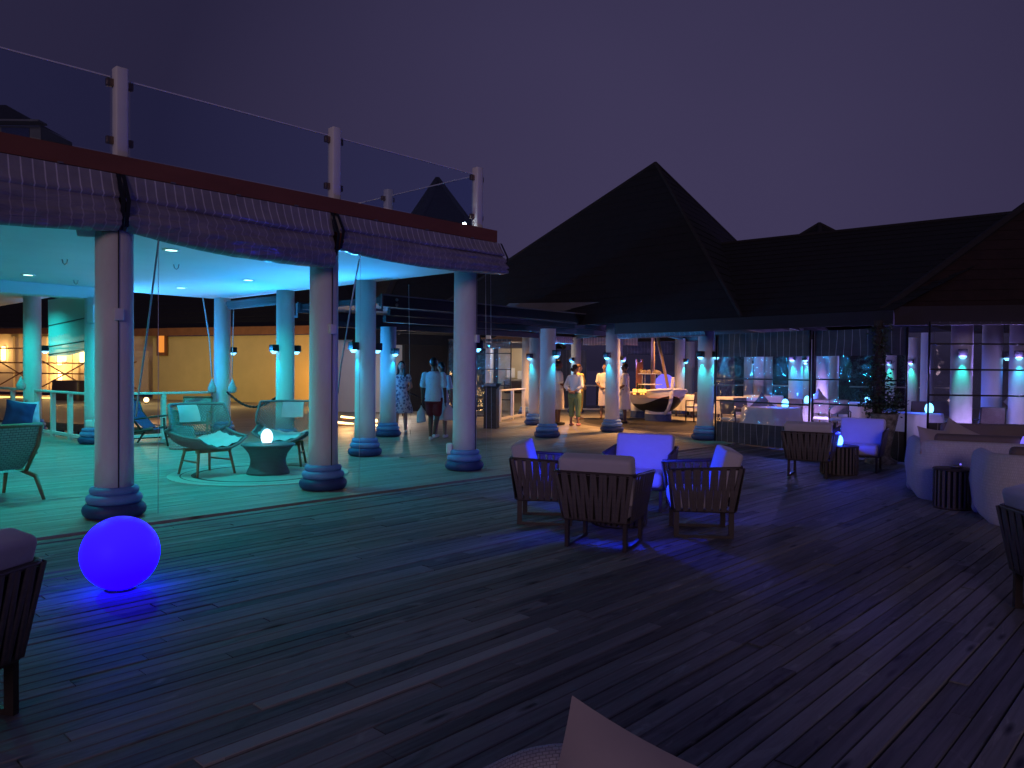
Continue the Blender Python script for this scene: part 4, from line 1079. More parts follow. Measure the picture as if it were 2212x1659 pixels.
# grey-white rounded wall with dark roof beside it
gw = thing('white_wall_building', 'curved off-white wall under a dark roof behind the two strolling guests', 'building')
pts = [(-6.3, 27.6), (-5.2, 27.2), (-4.2, 27.6), (-3.2, 28.6), (-2.3, 29.8), (-1.6, 31.2)]
rows = [[(x, y, z) for x, y in pts] for z in (-0.2, 0.5, 2.55)]
g = MB(); g.grid(rows); g.build('wall', 'greywall', gw)
rows = [[(x * 1.0, y - 0.05, z) for x, y in pts] for z in (-0.2, 0.22)]
g = MB(); g.grid(rows); g.build('skirting', 'greywall', gw)
eave(gw, (-2.6, 27.6), (0.6, 26.4), 2.50, 2.82, 'brown', 0.1)
g = MB(); g.poly([(-6.6, 27.0, 2.56), (-5.0, 26.6, 2.56), (-2.5, 28.2, 2.56), (-1.2, 31, 2.56), (-2, 36, 6.5), (-8, 34, 6.5)]); g.build('roof_slope', 'shingle', gw)

# lit inner room behind a clear curtain, by the lectern
room = thing('lit_service_room', 'pale lit service room behind a barred clear curtain', 'building')
wall(room, (-0.9, 29.3), (0.95, 28.6), -0.1, 2.7, 'cream', 0.2)
wall(room, (-0.75, 25.9), (-0.70, 29.2), -0.1, 2.7, 'greywall', 0.15)
for i, (a_, b_, z0, z1) in enumerate(((-0.2, 0.1, 1.25, 1.6), (0.2, 0.5, 1.1, 1.5), (-0.1, 0.5, 0.9, 1.05))):
    g = MB(); g.box(((a_ + b_) / 2, 28.5, (z0 + z1) / 2), (b_ - a_, 0.25, z1 - z0)); g.build('shelf', 'greywall', room)
g = MB(); g.rbox((0.15, 27.6, 0.95), (0.9, 0.5, 0.5), 0.08); g.build('counter', 'darkwood', room)
lamp('POINT', 'room_light', (0.1, 27.3, 2.3), 60, (1.0, 0.80, 0.58), room, 0.2)

def clear_curtain(name, label, a, b, z_top, z_val, z_clear, z_bot, bats, group, mat2='curtain2', seed=0.0, sagv=0.0, poles=True):
    a, b = Vector((a[0], a[1], 0)), Vector((b[0], b[1], 0)); d = b - a; L = d.length
    t = thing(name, label, 'curtain', (a + b) / 2, math.atan2(d.y, d.x), group)
    def sheet(nm, z0, z1, mat, amp, n=None, off=0.0):
        n = n or int(L * 14)
        rows_ = []
        m_ = 6
        for i in range(m_ + 1):
            z = z1 + (z0 - z1) * i / m_
            rows_.append([(-L / 2 + L * j / n, off + amp * noise.noise(Vector((j * 0.35, z * 2.5, seed))) + amp * .6 * noise.noise(Vector((j * .11, z, seed + 4))), z) for j in range(n + 1)])
        g_ = MB(); g_.grid(rows_, us=[L * j / n for j in range(n + 1)]); return g_.build(nm, mat, t)
    if z_val < z_top: sheet('striped_valance', z_val, z_top, mat2, 0.035)
    sheet('clear_sheet', z_clear, z_val, 'pvc', 0.012)
    if z_bot < z_clear: sheet('striped_hem', z_bot, z_clear, mat2, 0.05)
    for z in bats:
        g_ = MB(); g_.box((0, -0.02, z), (L, 0.025, 0.028)); g_.build('batten', 'black', t)
    if poles:
        for x in (-L / 2, L / 2):
            g_ = MB(); g_.tube([(x, -0.03, z_bot), (x, -0.03, z_top)], 0.018, 6); g_.build('pole', 'black', t)
    return t
clear_curtain('clear_curtain', 'clear curtain with dark battens beside the lectern', AT(968, 800, 24.5), AT(1104, 800, 24.0), 2.5, 2.42, 0.1, 0.05, (2.05, 1.55, 1.05, 0.6), 'clear curtains', poles=True)
c0, c1 = Vector((4.55, 16.75, 0)), Vector((6.72, 13.12, 0))
def on_line(px):
    d = ray(px, 800); k = d.x / d.y; w = c1 - c0
    s = (k * c0.y - c0.x) / (w.x - k * w.y)
    return c0 + w * s
p1, p2, p3, p4, p5 = (on_line(x) for x in (1549, 1752, 1758, 1898, 1906))
clear_curtain('clear_curtain', 'clear curtain with striped hem just right of the green-lit column', p1, p2, 2.36, 1.86, 0.47, 0.03, (1.40, 0.92), 'clear curtains', seed=1.0)
clear_curtain('clear_curtain', 'clear curtain between the chair pair and the vine post', p3, p4, 2.34, 1.86, 0.47, 0.03, (1.42, 0.96), 'clear curtains', seed=2.0)
clear_curtain('clear_curtain', 'narrow clear curtain right of the vine post', p5, c1 + Vector((0.02, -0.02, 0)), 2.34, 1.86, 0.55, 0.03, (1.42, 0.98), 'clear curtains', seed=3.0)
clear_curtain('clear_curtain', 'wide clear curtain with three battens behind the white sofas', (7.02, 12.98), (11.0, 12.4), 2.42, 2.41, 0.72, 0.03, (2.05, 1.62, 1.19), 'clear curtains', seed=4.0)
# cloth rolls inside
def cloth_roll(label, a, b, h, mat, group=None):
    a, b = Vector(a), Vector(b); d = b - a; L = d.length
    t = []
    n = 40
    prof = [(0, 0), (-.05, .2), (-.02, .4), (-.08, .6), (-.03, .75), (-.07, .9), (0.02, 1.0)]
    rows_ = [[(-L / 2 + L * j / n, dy + 0.03 * noise.noise(Vector((j * .4, f_ * 4, 1))), -h * f_ * (1 + .08 * noise.noise(Vector((j * .1, 0, 5))))) for j in range(n + 1)] for dy, f_ in prof]
    g_ = MB(); g_.grid(rows_, us=[L * j / n for j in range(n + 1)])
    o_ = g_.build('awning_roll', mat, None, (a + b) / 2, math.atan2(d.y, d.x))
    return tag(o_, label, 'awning', group or 'rolled awnings of the restaurant')
cloth_roll('slanting grey-green awning roll above the little boat', (2.62, 18.95, 2.64), (4.3, 17.1, 2.50), 0.24, 'curtainb')
cloth_roll('blue pleated awning hanging behind the boat mast', (4.7, 31.5, 2.75), (7.2, 31.8, 2.72), 0.52, 'curtainb')
cloth_roll('grey striped awning roll left of the pink column', (0.9, 26.0, 2.72), (2.1, 27.0, 2.72), 0.26, 'curtain')
cloth_roll('grey striped awning roll right of the pink column', (2.5, 27.2, 2.72), (4.4, 27.0, 2.72), 0.28, 'curtain')
cloth_roll('pale bunched awning under the brown eave', (-2.0, 26.3, 2.45), (0.6, 25.4, 2.45), 0.20, 'trim')
bw = MB(); bw.box((0, 0, 0), (1.9, 0.1, 2.3)); tag(bw.build('partition_panel', 'curtainb', None, (2.0, 30.6, 1.2), -0.1), 'plain blue-lit partition behind the woman in green trousers', 'panel')

# ------------------------------------------------------------------ far left: warm lit pavilion over the water
fp = thing('waterside_hall', 'warmly lit waterside hall with wall lamps at the far left', 'building')
H0, H1 = Vector((-33.0, 43.0, 0)), Vector((-17.5, 38.5, 0))
wall(fp, H0, H1, 0.1, 3.2, 'cream', 0.3)
eave(fp, (H0.x, H0.y - 1.0), (H1.x + 1.0, H1.y - 1.0), 3.15, 3.45, 'brown', 0.1)
slope(fp, (H0.x - 2, H0.y - 1, 3.45), (H1.x + 1, H1.y - 1, 3.45), (H1.x - 2, H1.y + 8, 12.4), (H0.x - 2, H0.y + 8, 12.4), 'shingle', 0.5)
d = (H1 - H0); nf = Vector((d.y, -d.x, 0)).normalized()
for k, px in enumerate((10, 14, 130, 140, 150, 182)):
    pass
def hall_lamp(px, z, hgt):
    dr = ray(px, 800); kk = dr.x / dr.y
    s = (kk * H0.y - H0.x) / (d.x - kk * d.y); p_ = H0 + d * s + nf * 0.10
    g_ = MB(); g_.rbox((0, 0, 0), (0.20, 0.12, hgt), 0.05, seg=3); g_.build('wall_lamp', 'warm', fp, (p_.x, p_.y, z))
    lamp('POINT', 'hall_light', (p_.x + nf.x * .5, p_.y + nf.y * .5, z), 65, (1.0, 0.58, 0.20), fp, 0.15)
for px, z, hg in ((11, 2.15, 0.75), (132, 2.0, 0.9), (142, 2.2, 0.9), (133, 0.9, .6), (180, 2.1, 0.8)): hall_lamp(px, z, hg)
for px in (28, 100, 118, 155, 168):
    dr = ray(px, 800); kk = dr.x / dr.y; s = (kk * H0.y - H0.x) / (d.x - kk * d.y); p_ = H0 + d * s + nf * 0.08
    g_ = MB(); g_.box((0, 0, 0), (0.35, 0.12, 2.9)); g_.build('pilaster', 'cream', fp, (p_.x, p_.y, 1.6), math.atan2(d.y, d.x))
for z in (2.35, 1.65, 1.15):
    p_ = H0 + nf * 3.0; q_ = H1 + nf * 3.0; g_ = MB(); g_.tube([(p_.x, p_.y, z), (q_.x, q_.y, z)], 0.035, 6); g_.build('rail', 'brown', fp)
for k in range(5):
    p_ = H0.lerp(H1, 0.22 + .17 * k) + nf * 3.0; q_ = H0.lerp(H1, 0.39 + .17 * k) + nf * 3.0
    g_ = MB(); g_.tube([(p_.x, p_.y, 0.5), (q_.x, q_.y, 1.75)], 0.03, 6); g_.tube([(p_.x, p_.y, 1.75), (q_.x, q_.y, 0.5)], 0.03, 6); g_.build('cross_brace', 'brown', fp)
jt = MB(); p_, q_ = H0 + nf * 3.6, H1 + nf * 3.6; jt.prism([(p_.x, p_.y), (q_.x, q_.y), (H1.x, H1.y + 3), (H0.x, H0.y + 3)], -0.32, -0.05); jt.build('jetty_deck', 'brown', fp)
g_ = MB(); g_.tube([(p_.x, p_.y, -0.02), (q_.x, q_.y, -0.02)], 0.07, 6); g_.build('edge_light', 'warmstrip', fp)
for k in range(6):
    c_ = H0.lerp(H1, 0.45 + .10 * k) + nf * 3.2; g_ = MB(); g_.tube([(c_.x, c_.y, -2.2), (c_.x, c_.y, -0.3)], 0.28, 8); g_.build('pile', 'greywall', fp)
for k, px in enumerate((150, 170)):
    p_ = AT(px, 830, 34.5); g_ = MB(); g_.rbox((0, 0, 0), (1.5, 0.6, 0.95), 0.1); g_.build('sofa', 'darkwood', fp, (p_.x, p_.y, 0.40), -0.3)
lamp('POINT', 'jetty_light', (H1.x - 4, H1.y - 6, -0.9), 70, (1.0, 0.6, 0.2), fp, 0.3)
# gabled dormer just above the fascia at the far left
dm = thing('dormer_roof', 'pale gabled dormer peeping over the terrace edge at far left', 'building', AT(32, 268, 47.0))
dm.scale = (1.12, 1.12, 1.12)
g = MB(); g.prism([(-3.0, 0), (1.4, 0), (1.4, 3), (-3.0, 3)], -4.5, -0.1); g.build('wall', 'panel_grey', dm)
g = MB(); g.box((-0.6, -0.3, 0.0), (4.6, 0.8, 0.10)); g.build('eave_board', 'panel_grey', dm)
g = MB(); g.box((0.05, -0.02, -0.55), (1.5, 0.05, 0.7)); g.build('window_pane', 'navy', dm)
g = MB(); g.poly([(-3.4, -.3, .06), (1.0, -.3, .06), (-1.4, 1.4, 1.5), (-3.4, 1.4, 1.5)]); g.poly([(1.0, -.3, .06), (1.2, 3.0, .06), (-1.4, 1.4, 1.5)]); g.build('roof_slope', 'shingle', dm)
# lights on the dark water
for i, (px, py, dp, lab) in enumerate(((1290, 824, 60, 'warm lamp over the dark water beside the sarong wearer'), (1593, 820, 60, 'warm lamp beyond the restaurant, leftmost behind the curtains'), (1797, 823, 60, 'warm lamp beyond the restaurant at mid curtain'), (1848, 824, 62, 'warm lamp beyond the restaurant near the vine'))):
    p_ = AT(px, py, dp)
    t = thing('jetty_lamp', lab, 'lamp', (p_.x, p_.y, -1.9), 0, 'lamps on the far jetty')
    g_ = MB(); g_.tube([(0, 0, -0.3), (0, 0, p_.z + 1.9 - .1)], 0.06, 6); g_.build('pole', 'darkwood', t)
    g_ = MB(); g_.ball((0, 0, p_.z + 1.9), 0.13, 12, 8); g_.build('bulb', 'warm', t)

# ================================================================== furniture on the deck
def basis(p, q, along):
    z = (q - p).normalized(); x = (along - z * along.dot(z)).normalized(); y = z.cross(x)
    m3 = Matrix((x, y, z)).transposed(); m4 = m3.to_4x4(); m4.translation = (p + q) / 2
    return m4
_st = {}
def strap_mesh(L, w=0.036):
    k = (round(L, 2), w)
    if k not in _st:
        b_ = MB(); b_.rbox((0, 0, 0), (w, 0.007, L), 0.003, seg=1); _st[k] = b_.mesh('strap', 'strap')
    return _st[k]
def make_armchair():
    t = thing('strap_armchair', 'x', 'armchair')
    hw, hd, zt, zb = 0.36, 0.34, 0.665, 0.255
    bw, bd = 0.295, 0.285
    def upath(w, d, zf, zk, rr=0.07):
        pts_ = [(-w, d, zf)]
        for k in range(6):
            a_ = PI + PI / 2 * k / 5; pts_.append((-w + rr + rr * math.cos(a_), -d + rr + rr * math.sin(a_), zk))
        for k in range(6):
            a_ = 1.5 * PI + PI / 2 * k / 5; pts_.append((w - rr + rr * math.cos(a_), -d + rr + rr * math.sin(a_), zk))
        pts_.append((w, d, zf)); return pts_
    g_ = MB(); g_.tube(upath(hw, hd, zt - 0.03, zt), 0.016, 8); g_.build('top_rail', 'frame', t)
    g_ = MB(); g_.tube(upath(bw, bd, zb, zb, 0.05) + [(-bw, bd, zb)], 0.015, 6); g_.build('seat_frame', 'frame', t)
    for s_ in (-1, 1):
        g_ = MB(); g_.tube([(s_ * bw, bd, zb), (s_ * hw, hd, zt - 0.03)], 0.014, 6); g_.build('arm_post', 'frame', t)
        for yy in (-0.25, 0.25):
            g_ = MB(); g_.box((s_ * 0.262, yy, 0.125), (0.032, 0.048, 0.25)); g_.build('leg', 'frame', t)
        g_ = MB(); g_.box((s_ * 0.262, 0, 0.014), (0.034, 0.452, 0.026)); g_.build('runner', 'frame', t)
    rnd = random.Random(3)
    n = 16
    for k in range(n):
        f_ = -0.47 + 0.94 * k / (n - 1)
        j = 0.010 * (1 if k % 2 else -1) + rnd.uniform(-.006, .006)
        p_ = Vector(((f_ + 0.0) * 2 * bw * 0.98 - j, -bd - 0.012, zb)); q_ = Vector((f_ * 2 * hw * 0.97 + j, -hd - 0.012, zt))
        m_ = basis(p_, q_, Vector((1, 0, 0))); o_ = inst('strap', strap_mesh((q_ - p_).length), t); o_.matrix_basis = m_
    for s_ in (-1, 1):
        for k in range(n):
            f_ = -0.45 + 0.90 * k / (n - 1)
            j = 0.010 * (1 if k % 2 else -1) + rnd.uniform(-.006, .006)
            zt2 = zt - 0.03 * (f_ + .5)
            p_ = Vector((s_ * (bw + .012), f_ * 2 * bd - j, zb)); q_ = Vector((s_ * (hw + .012), f_ * 2 * hd + j, zt2))
            m_ = basis(p_, q_, Vector((0, 1, 0))); o_ = inst('strap', strap_mesh((q_ - p_).length), t); o_.matrix_basis = m_
    g_ = MB(); g_.rbox((0, 0.04, 0.345), (0.56, 0.53, 0.16), 0.05, puff=0.008); g_.build('seat_cushion', 'cushion', t)
    g_ = MB(); g_.grid([[(-bw * .95, -bd + .012, zb), (0, -bd + .012, zb), (bw * .95, -bd + .012, zb)], [(-hw * .95, -hd + .012, zt - .02), (0, -hd + .012, zt - .02), (hw * .95, -hd + .012, zt - .02)]]); g_.build('gap_shade_sheet', 'strap_shade', t)  # added dark sheet so the strap gaps look shaded
    m_ = Matrix.Translation((0, -0.215, 0.605)) @ Matrix.Rotation(R(15), 4, 'X')
    g_ = MB(); g_.rbox((0, 0, 0), (0.655, 0.42, 0.17), 0.034, mat=m_ @ Matrix.Rotation(R(90), 4, 'X'), puff=0.012); g_.build('back_cushion', 'cushion', t)
    return t
chair0 = make_armchair()
def kidmap():
    k = {}
    for c in bpy.data.objects:
        if c.parent: k.setdefault(c.parent.name, []).append(c)
    return k
KM = kidmap()
first = [True]
def armchair(x, y, az, label, group='strap armchairs on the deck'):
    o_ = chair0 if first[0] else copy_tree(chair0, None, KM)
    first[0] = False
    o_.location = (x, y, 0); o_.rotation_euler = (0, 0, heading(az))
    return tag(o_, label, 'armchair', group)
armchair(0.84, 6.86, 24, 'nearest strap armchair of the central group, its back to the viewer')
armchair(0.37, 7.92, 97, 'strap armchair at the left of the central group, seen from its side')
armchair(1.83, 7.40, 277, 'strap armchair at the right of the central group, its cushion at the far right')
armchair(1.48, 8.72, 200, 'strap armchair at the rear of the central group with glowing blue cushion')
armchair(4.50, 11.55, 30, 'strap armchair in front of the curtain, turned away, lamp shining through its straps')
armchair(5.55, 12.20, 212, 'blue-lit strap armchair beside the mottled planter')
armchair(-2.50, 3.17, -80, 'dark armchair cut off by the left picture edge')
armchair(3.60, 4.80, 95, 'dark armchair cut off by the right picture edge')

def drum_table(x, y, r_, h, label, n=26):
    t = thing('drum_table', label, 'table', (x, y, 0), 0, 'strap drum tables')
    g_ = MB(); g_.lathe([(0.01, h - .02), (r_ + .01, h - .02), (r_ + .012, h - .01), (r_ + .005, h), (0.01, h)], seg=36, cap=False); g_.build('table_top', 'frame', t)
    g_ = MB(); g_.lathe([(r_ - .02, 0.012), (r_, 0.0), (r_ + .004, .02), (r_ - .02, .03)], seg=36, cap=False); g_.build('base_ring', 'frame', t)
    g_ = MB(); g_.lathe([(r_ - .05, 0.02), (r_ - .05, h - .03)], seg=24, cap=False); g_.build('drum_core', 'black', t)
    me = strap_mesh(h - .03, 0.034 if r_ > .22 else .03)
    for k in range(n):
        a_ = 2 * PI * k / n
        inst('strap', me, t, (r_ * math.cos(a_), r_ * math.sin(a_), h / 2), (0.05 * (1 if k % 2 else -1) * 0, 0.0, a_ + PI / 2))
    return t
drum_table(1.10, 7.78, 0.28, 0.42, 'round strap-sided table inside the central armchair group', 30)
drum_table(5.02, 11.75, 0.27, 0.44, 'round strap-sided table between the two rear armchairs', 28)
drum_table(*G(2057, 1097).xy, 0.20, 0.46, 'round strap-sided side table between the white sofas', 22)

def egg(x, y, z, label, mat, h=0.155, r_=0.062, power=0, col=(0.05, 0.15, 1.0), group='egg table lamps'):
    t = thing('egg_lamp', label, 'lamp', (x, y, z), 0, group)
    pr = [(0.001, 0.0), (r_ * .75, 0.003), (r_ * .93, 0.03), (r_, .06), (r_ * .9, .10), (r_ * .62, .135), (r_ * .3, .15), (0.001, h)]
    g_ = MB(); g_.lathe([(a_, b_ * h / .155) for a_, b_ in pr[:-1]] + [(0.001, h)], seg=18, cap=False); g_.build('egg_shade', mat, t, (0, 0, 0.012))
    g_ = MB(); g_.lathe([(r_ * .8, 0.0), (r_ * .82, 0.012), (0.01, .0125)], seg=18); g_.build('base_plate', 'white', t)
    if power: lamp('POINT', 'egg_light', (0, 0, h + 0.03), power, col, t, 0.05)
    return t
egg(1.10, 7.78, 0.421, 'blue glowing egg lamp hidden inside the central armchair group', 'egg_b', power=58, col=(0.010, 0.028, 1.0))
egg(4.97, 11.66, 0.441, 'bright blue egg lamp seen through the armchair straps', 'egg_b', power=26, col=(0.012, 0.03, 1.0))
egg(*(Vector((-3.52, 11.05))), 0.452, 'white egg lamp on the woven lounge table', 'egg_w', 0.20, 0.085, power=2.2, col=(0.3, 0.6, 1.0))

# blue globe on the deck
gl = thing('globe_lamp', 'large deep-blue glowing globe lying on the deck', 'lamp', (-2.70, 5.30, 0))
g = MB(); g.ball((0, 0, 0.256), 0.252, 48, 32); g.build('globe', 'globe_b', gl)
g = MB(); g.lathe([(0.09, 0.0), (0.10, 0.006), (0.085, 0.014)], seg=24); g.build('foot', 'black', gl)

# white rope sofas at the right
def rope_sofa(name, label, x, y, az, L, D, H=0.74, seat=True, pillows=()):
    """local: back of the sofa along -y, rounded plan"""
    t = thing(name, label, 'sofa', (x, y, 0), heading(az), 'white rope sofas')
    def plan(hw, hd, rr, n=7):
        pts_ = [(-hw, hd)]
        for k in range(n):
            a_ = PI + PI / 2 * k / (n - 1); pts_.append((-hw + rr + rr * math.cos(a_), -hd + rr + rr * math.sin(a_)))
        for k in range(n):
            a_ = 1.5 * PI + PI / 2 * k / (n - 1); pts_.append((hw - rr + rr * math.cos(a_), -hd + rr + rr * math.sin(a_)))
        pts_.append((hw, hd)); return pts_
    th = 0.13
    prof = [(0.06, 0.0), (0.0, 0.10), (-0.035, 0.38), (-0.01, H - .10), (0.02, H - .03), (0.06, H), (0.10, H - .01), (th, H - .07), (th + .01, 0.36)]
    rows_ = []
    for ins, z in prof:
        rows_.append([(px_, py_, z) for px_, py_ in plan(L / 2 - ins, D / 2 - ins, 0.34 - ins * .8)])
    hw = L / 2
    # front caps of the arms rounded
    g_ = MB(); g_.grid(rows_)
    g_.build('rope_shell', 'rope', t)
    for s_ in (-1, 1):
        g_ = MB(); g_.rbox((s_ * (hw - th / 2), D / 2 - .02, H / 2 - .01), (th + .02, 0.12, H - .03), 0.055); g_.build('arm_front', 'rope', t)
    g_ = MB(); g_.rbox((0, 0.03, 0.21), (L - .16, D - .14, 0.30), 0.06); g_.build('seat_base', 'rope', t)
    g_ = MB(); g_.rbox((0, 0.06, 0.43), (L - .30, D - .20, 0.14), 0.05, puff=.015); g_.build('seat_cushion', 'taupe', t)
    m_ = Matrix.Translation((0, -D / 2 + .27, 0.60)) @ Matrix.Rotation(R(12), 4, 'X') @ Matrix.Rotation(R(90), 4, 'X')
    g_ = MB(); g_.rbox((0, 0, 0), (L - .42, 0.42, 0.17), 0.05, mat=m_, puff=.01); g_.build('back_cushion', 'taupe', t)
    return t
def pillow_mesh(w, h, d, name='pillow', mat='pillow', pinch=0.10):
    n = 14
    rows_t, rows_b = [], []
    for i in range(n + 1):
        rt, rb = [], []
        for j in range(n + 1):
            a_, b_ = -1 + 2 * i / n, -1 + 2 * j / n
            e1 = max(0.0, (1 - abs(a_) ** 2.4)) ** 0.6 * max(0.0, (1 - abs(b_) ** 2.4)) ** 0.6
            sx = 1 - pinch * (1 - b_ * b_) * 0.9; sy = 1 - pinch * (1 - a_ * a_) * 0.9
            x_, y_ = b_ * w / 2 * (1 - pinch * (1 - a_ * a_)), a_ * h / 2 * (1 - pinch * (1 - b_ * b_))
            wob = noise.noise(Vector((a_ * 2, b_ * 2, w * 7))) * 0.03 * e1
            rt.append((x_, y_, d / 2 * e1 + wob + .002)); rb.append((x_, y_, -d / 2 * e1 - .002))
        rows_t.append(rt); rows_b.append(rb)
    g_ = MB(); g_.grid(rows_t); g_.grid([list(reversed(r__)) for r__ in rows_b])
    return g_.mesh(name, mat)
def pillow(label, loc, rot, w=0.48, h=0.48, d=0.16, mat='pillow', group='loose pillows'):
    o_ = inst('pillow', pillow_mesh(w, h, d, 'pillow', mat), None, loc, rot)
    return tag(o_, label, 'pillow', group)
rope_sofa('rope_sofa', 'rear white rope sofa, its back to the viewer, two pillows on it', 6.14, 9.35, 22, 2.25, 0.95)
rope_sofa('rope_sofa', 'front white rope sofa cut by the right picture edge', 6.03, 7.72, 22, 2.25, 0.95)
rope_sofa('rope_sofa', 'blue-lit white sofa facing the viewer in front of the curtain', 7.3, 11.0, 202, 2.4, 0.95, 0.66)
pillow('left pale pillow propped on the rear white sofa', (5.24, 9.50, 0.70), (R(70), R(8), R(10)), .46, .36, .16)
pillow('right pale pillow propped on the rear white sofa', (5.66, 9.72, 0.73), (R(70), R(30), R(-15)), .44, .38, .16)
for i, (dx, lab) in enumerate(((0, 'left of two small blue cone lamps behind the front sofa'), (0.17, 'right of two small blue cone lamps behind the front sofa'))):
    p_ = AT(1959 + 1 + dx * 0, 0, 1) if False else Vector((6.02 + dx, 9.02 + dx * .3, 0.62))
    t = thing('cone_lamp', lab, 'lamp', p_, 0, 'cone lamps')
    g = MB(); g.lathe([(0.05, 0.0), (0.052, 0.05), (0.03, 0.15), (0.012, 0.20), (0.001, 0.205)], seg=14); g.build('cone', 'globe_v', t)
    g = MB(); g.lathe([(0.055, -0.02), (0.055, 0.0), (0.01, 0.002)], seg=14); g.build('base_plate', 'black', t)
tb = thing('low_table', 'low dark table hidden behind the front sofa', 'table', (6.1, 9.05, 0))
g = MB(); g.box((0, 0, 0.58), (0.6, 0.5, 0.03)); g.build('table_top', 'darkwood', tb)
for sx in (-1, 1):
    for sy in (-1, 1):
        g = MB(); g.box((sx * .26, sy * .2, 0.285), (0.04, 0.04, 0.56)); g.build('leg', 'darkwood', tb)
# ashtray on the side table
ap = G(2057, 1097)
at = thing('ashtray', 'small glass ashtray on the side table between the sofas', 'ashtray', (ap.x + 0.05, ap.y + .02, 0.461))
g = MB(); g.lathe([(0.001, 0.0), (0.055, 0.0), (0.065, 0.03), (0.058, 0.03), (0.048, 0.008), (0.001, 0.008)], seg=20, cap=False); g.build('bowl', 'steel', at)
g = MB(); g.ball((0.03, -0.03, 0.045), 0.012, 8, 6); g.build('painted_glint', 'globe_v', at)  # glowing ball drawn as a highlight on the glass, not a lamp

# foreground: a rounded rope daybed rim and a big pillow at the bottom edge
db = thing('rope_daybed', 'white rope daybed corner cut off by the bottom edge', 'daybed', (0.155, 1.07, 0), R(45))
def rr_plan(h, r_, n=8):
    out_ = []
    for qx, qy, a0 in ((1, 1, 0), (-1, 1, PI / 2), (-1, -1, PI), (1, -1, 1.5 * PI)):
        for k in range(n + 1):
            a_ = a0 + PI / 2 * k / n; out_.append((qx * (h - r_) + r_ * math.cos(a_), qy * (h - r_) + r_ * math.sin(a_)))
    return out_
hb = 0.70
rows_ = [[(x_, y_, z) for x_, y_ in rr_plan(hb + o_, .22)] for o_, z in ((-.06, 0.0), (-.01, .10), (.02, .36), (.01, .54), (-.02, .60), (-.06, .625), (-.11, .61), (-.14, .54), (-.15, .40))]
g = MB(); g.grid(rows_, wrap=True); g.build('rope_shell', 'rope_fine', db)
g = MB(); g.rbox((0, 0, .36), (1.10, 1.10, .18), .05, puff=.02); g.build('mattress', 'cushion', db)
g = MB(); g.box((0, 0, .14), (1.16, 1.16, .22)); g.build('base_frame', 'frame', db)
PILM = AT(1236, 1502, 1.83)
pl_me = pillow_mesh(0.66, 0.66, 0.19, 'pillow', 'pillow', 0.10)
po = inst('pillow', pl_me)
xa = (AT(1552, 1640, 1.72) - PILM).normalized()
ya = (AT(1196, 1760, 1.72) - PILM); ya = (ya - xa * ya.dot(xa)).normalized()
za = xa.cross(ya)
m3 = Matrix((xa, ya, za)).transposed()
po.matrix_world = Matrix.Translation(PILM + (xa + ya) * 0.33) @ m3.to_4x4()
tag(po, 'large pale pillow with a pointed corner at the bottom edge', 'pillow', 'loose pillows')

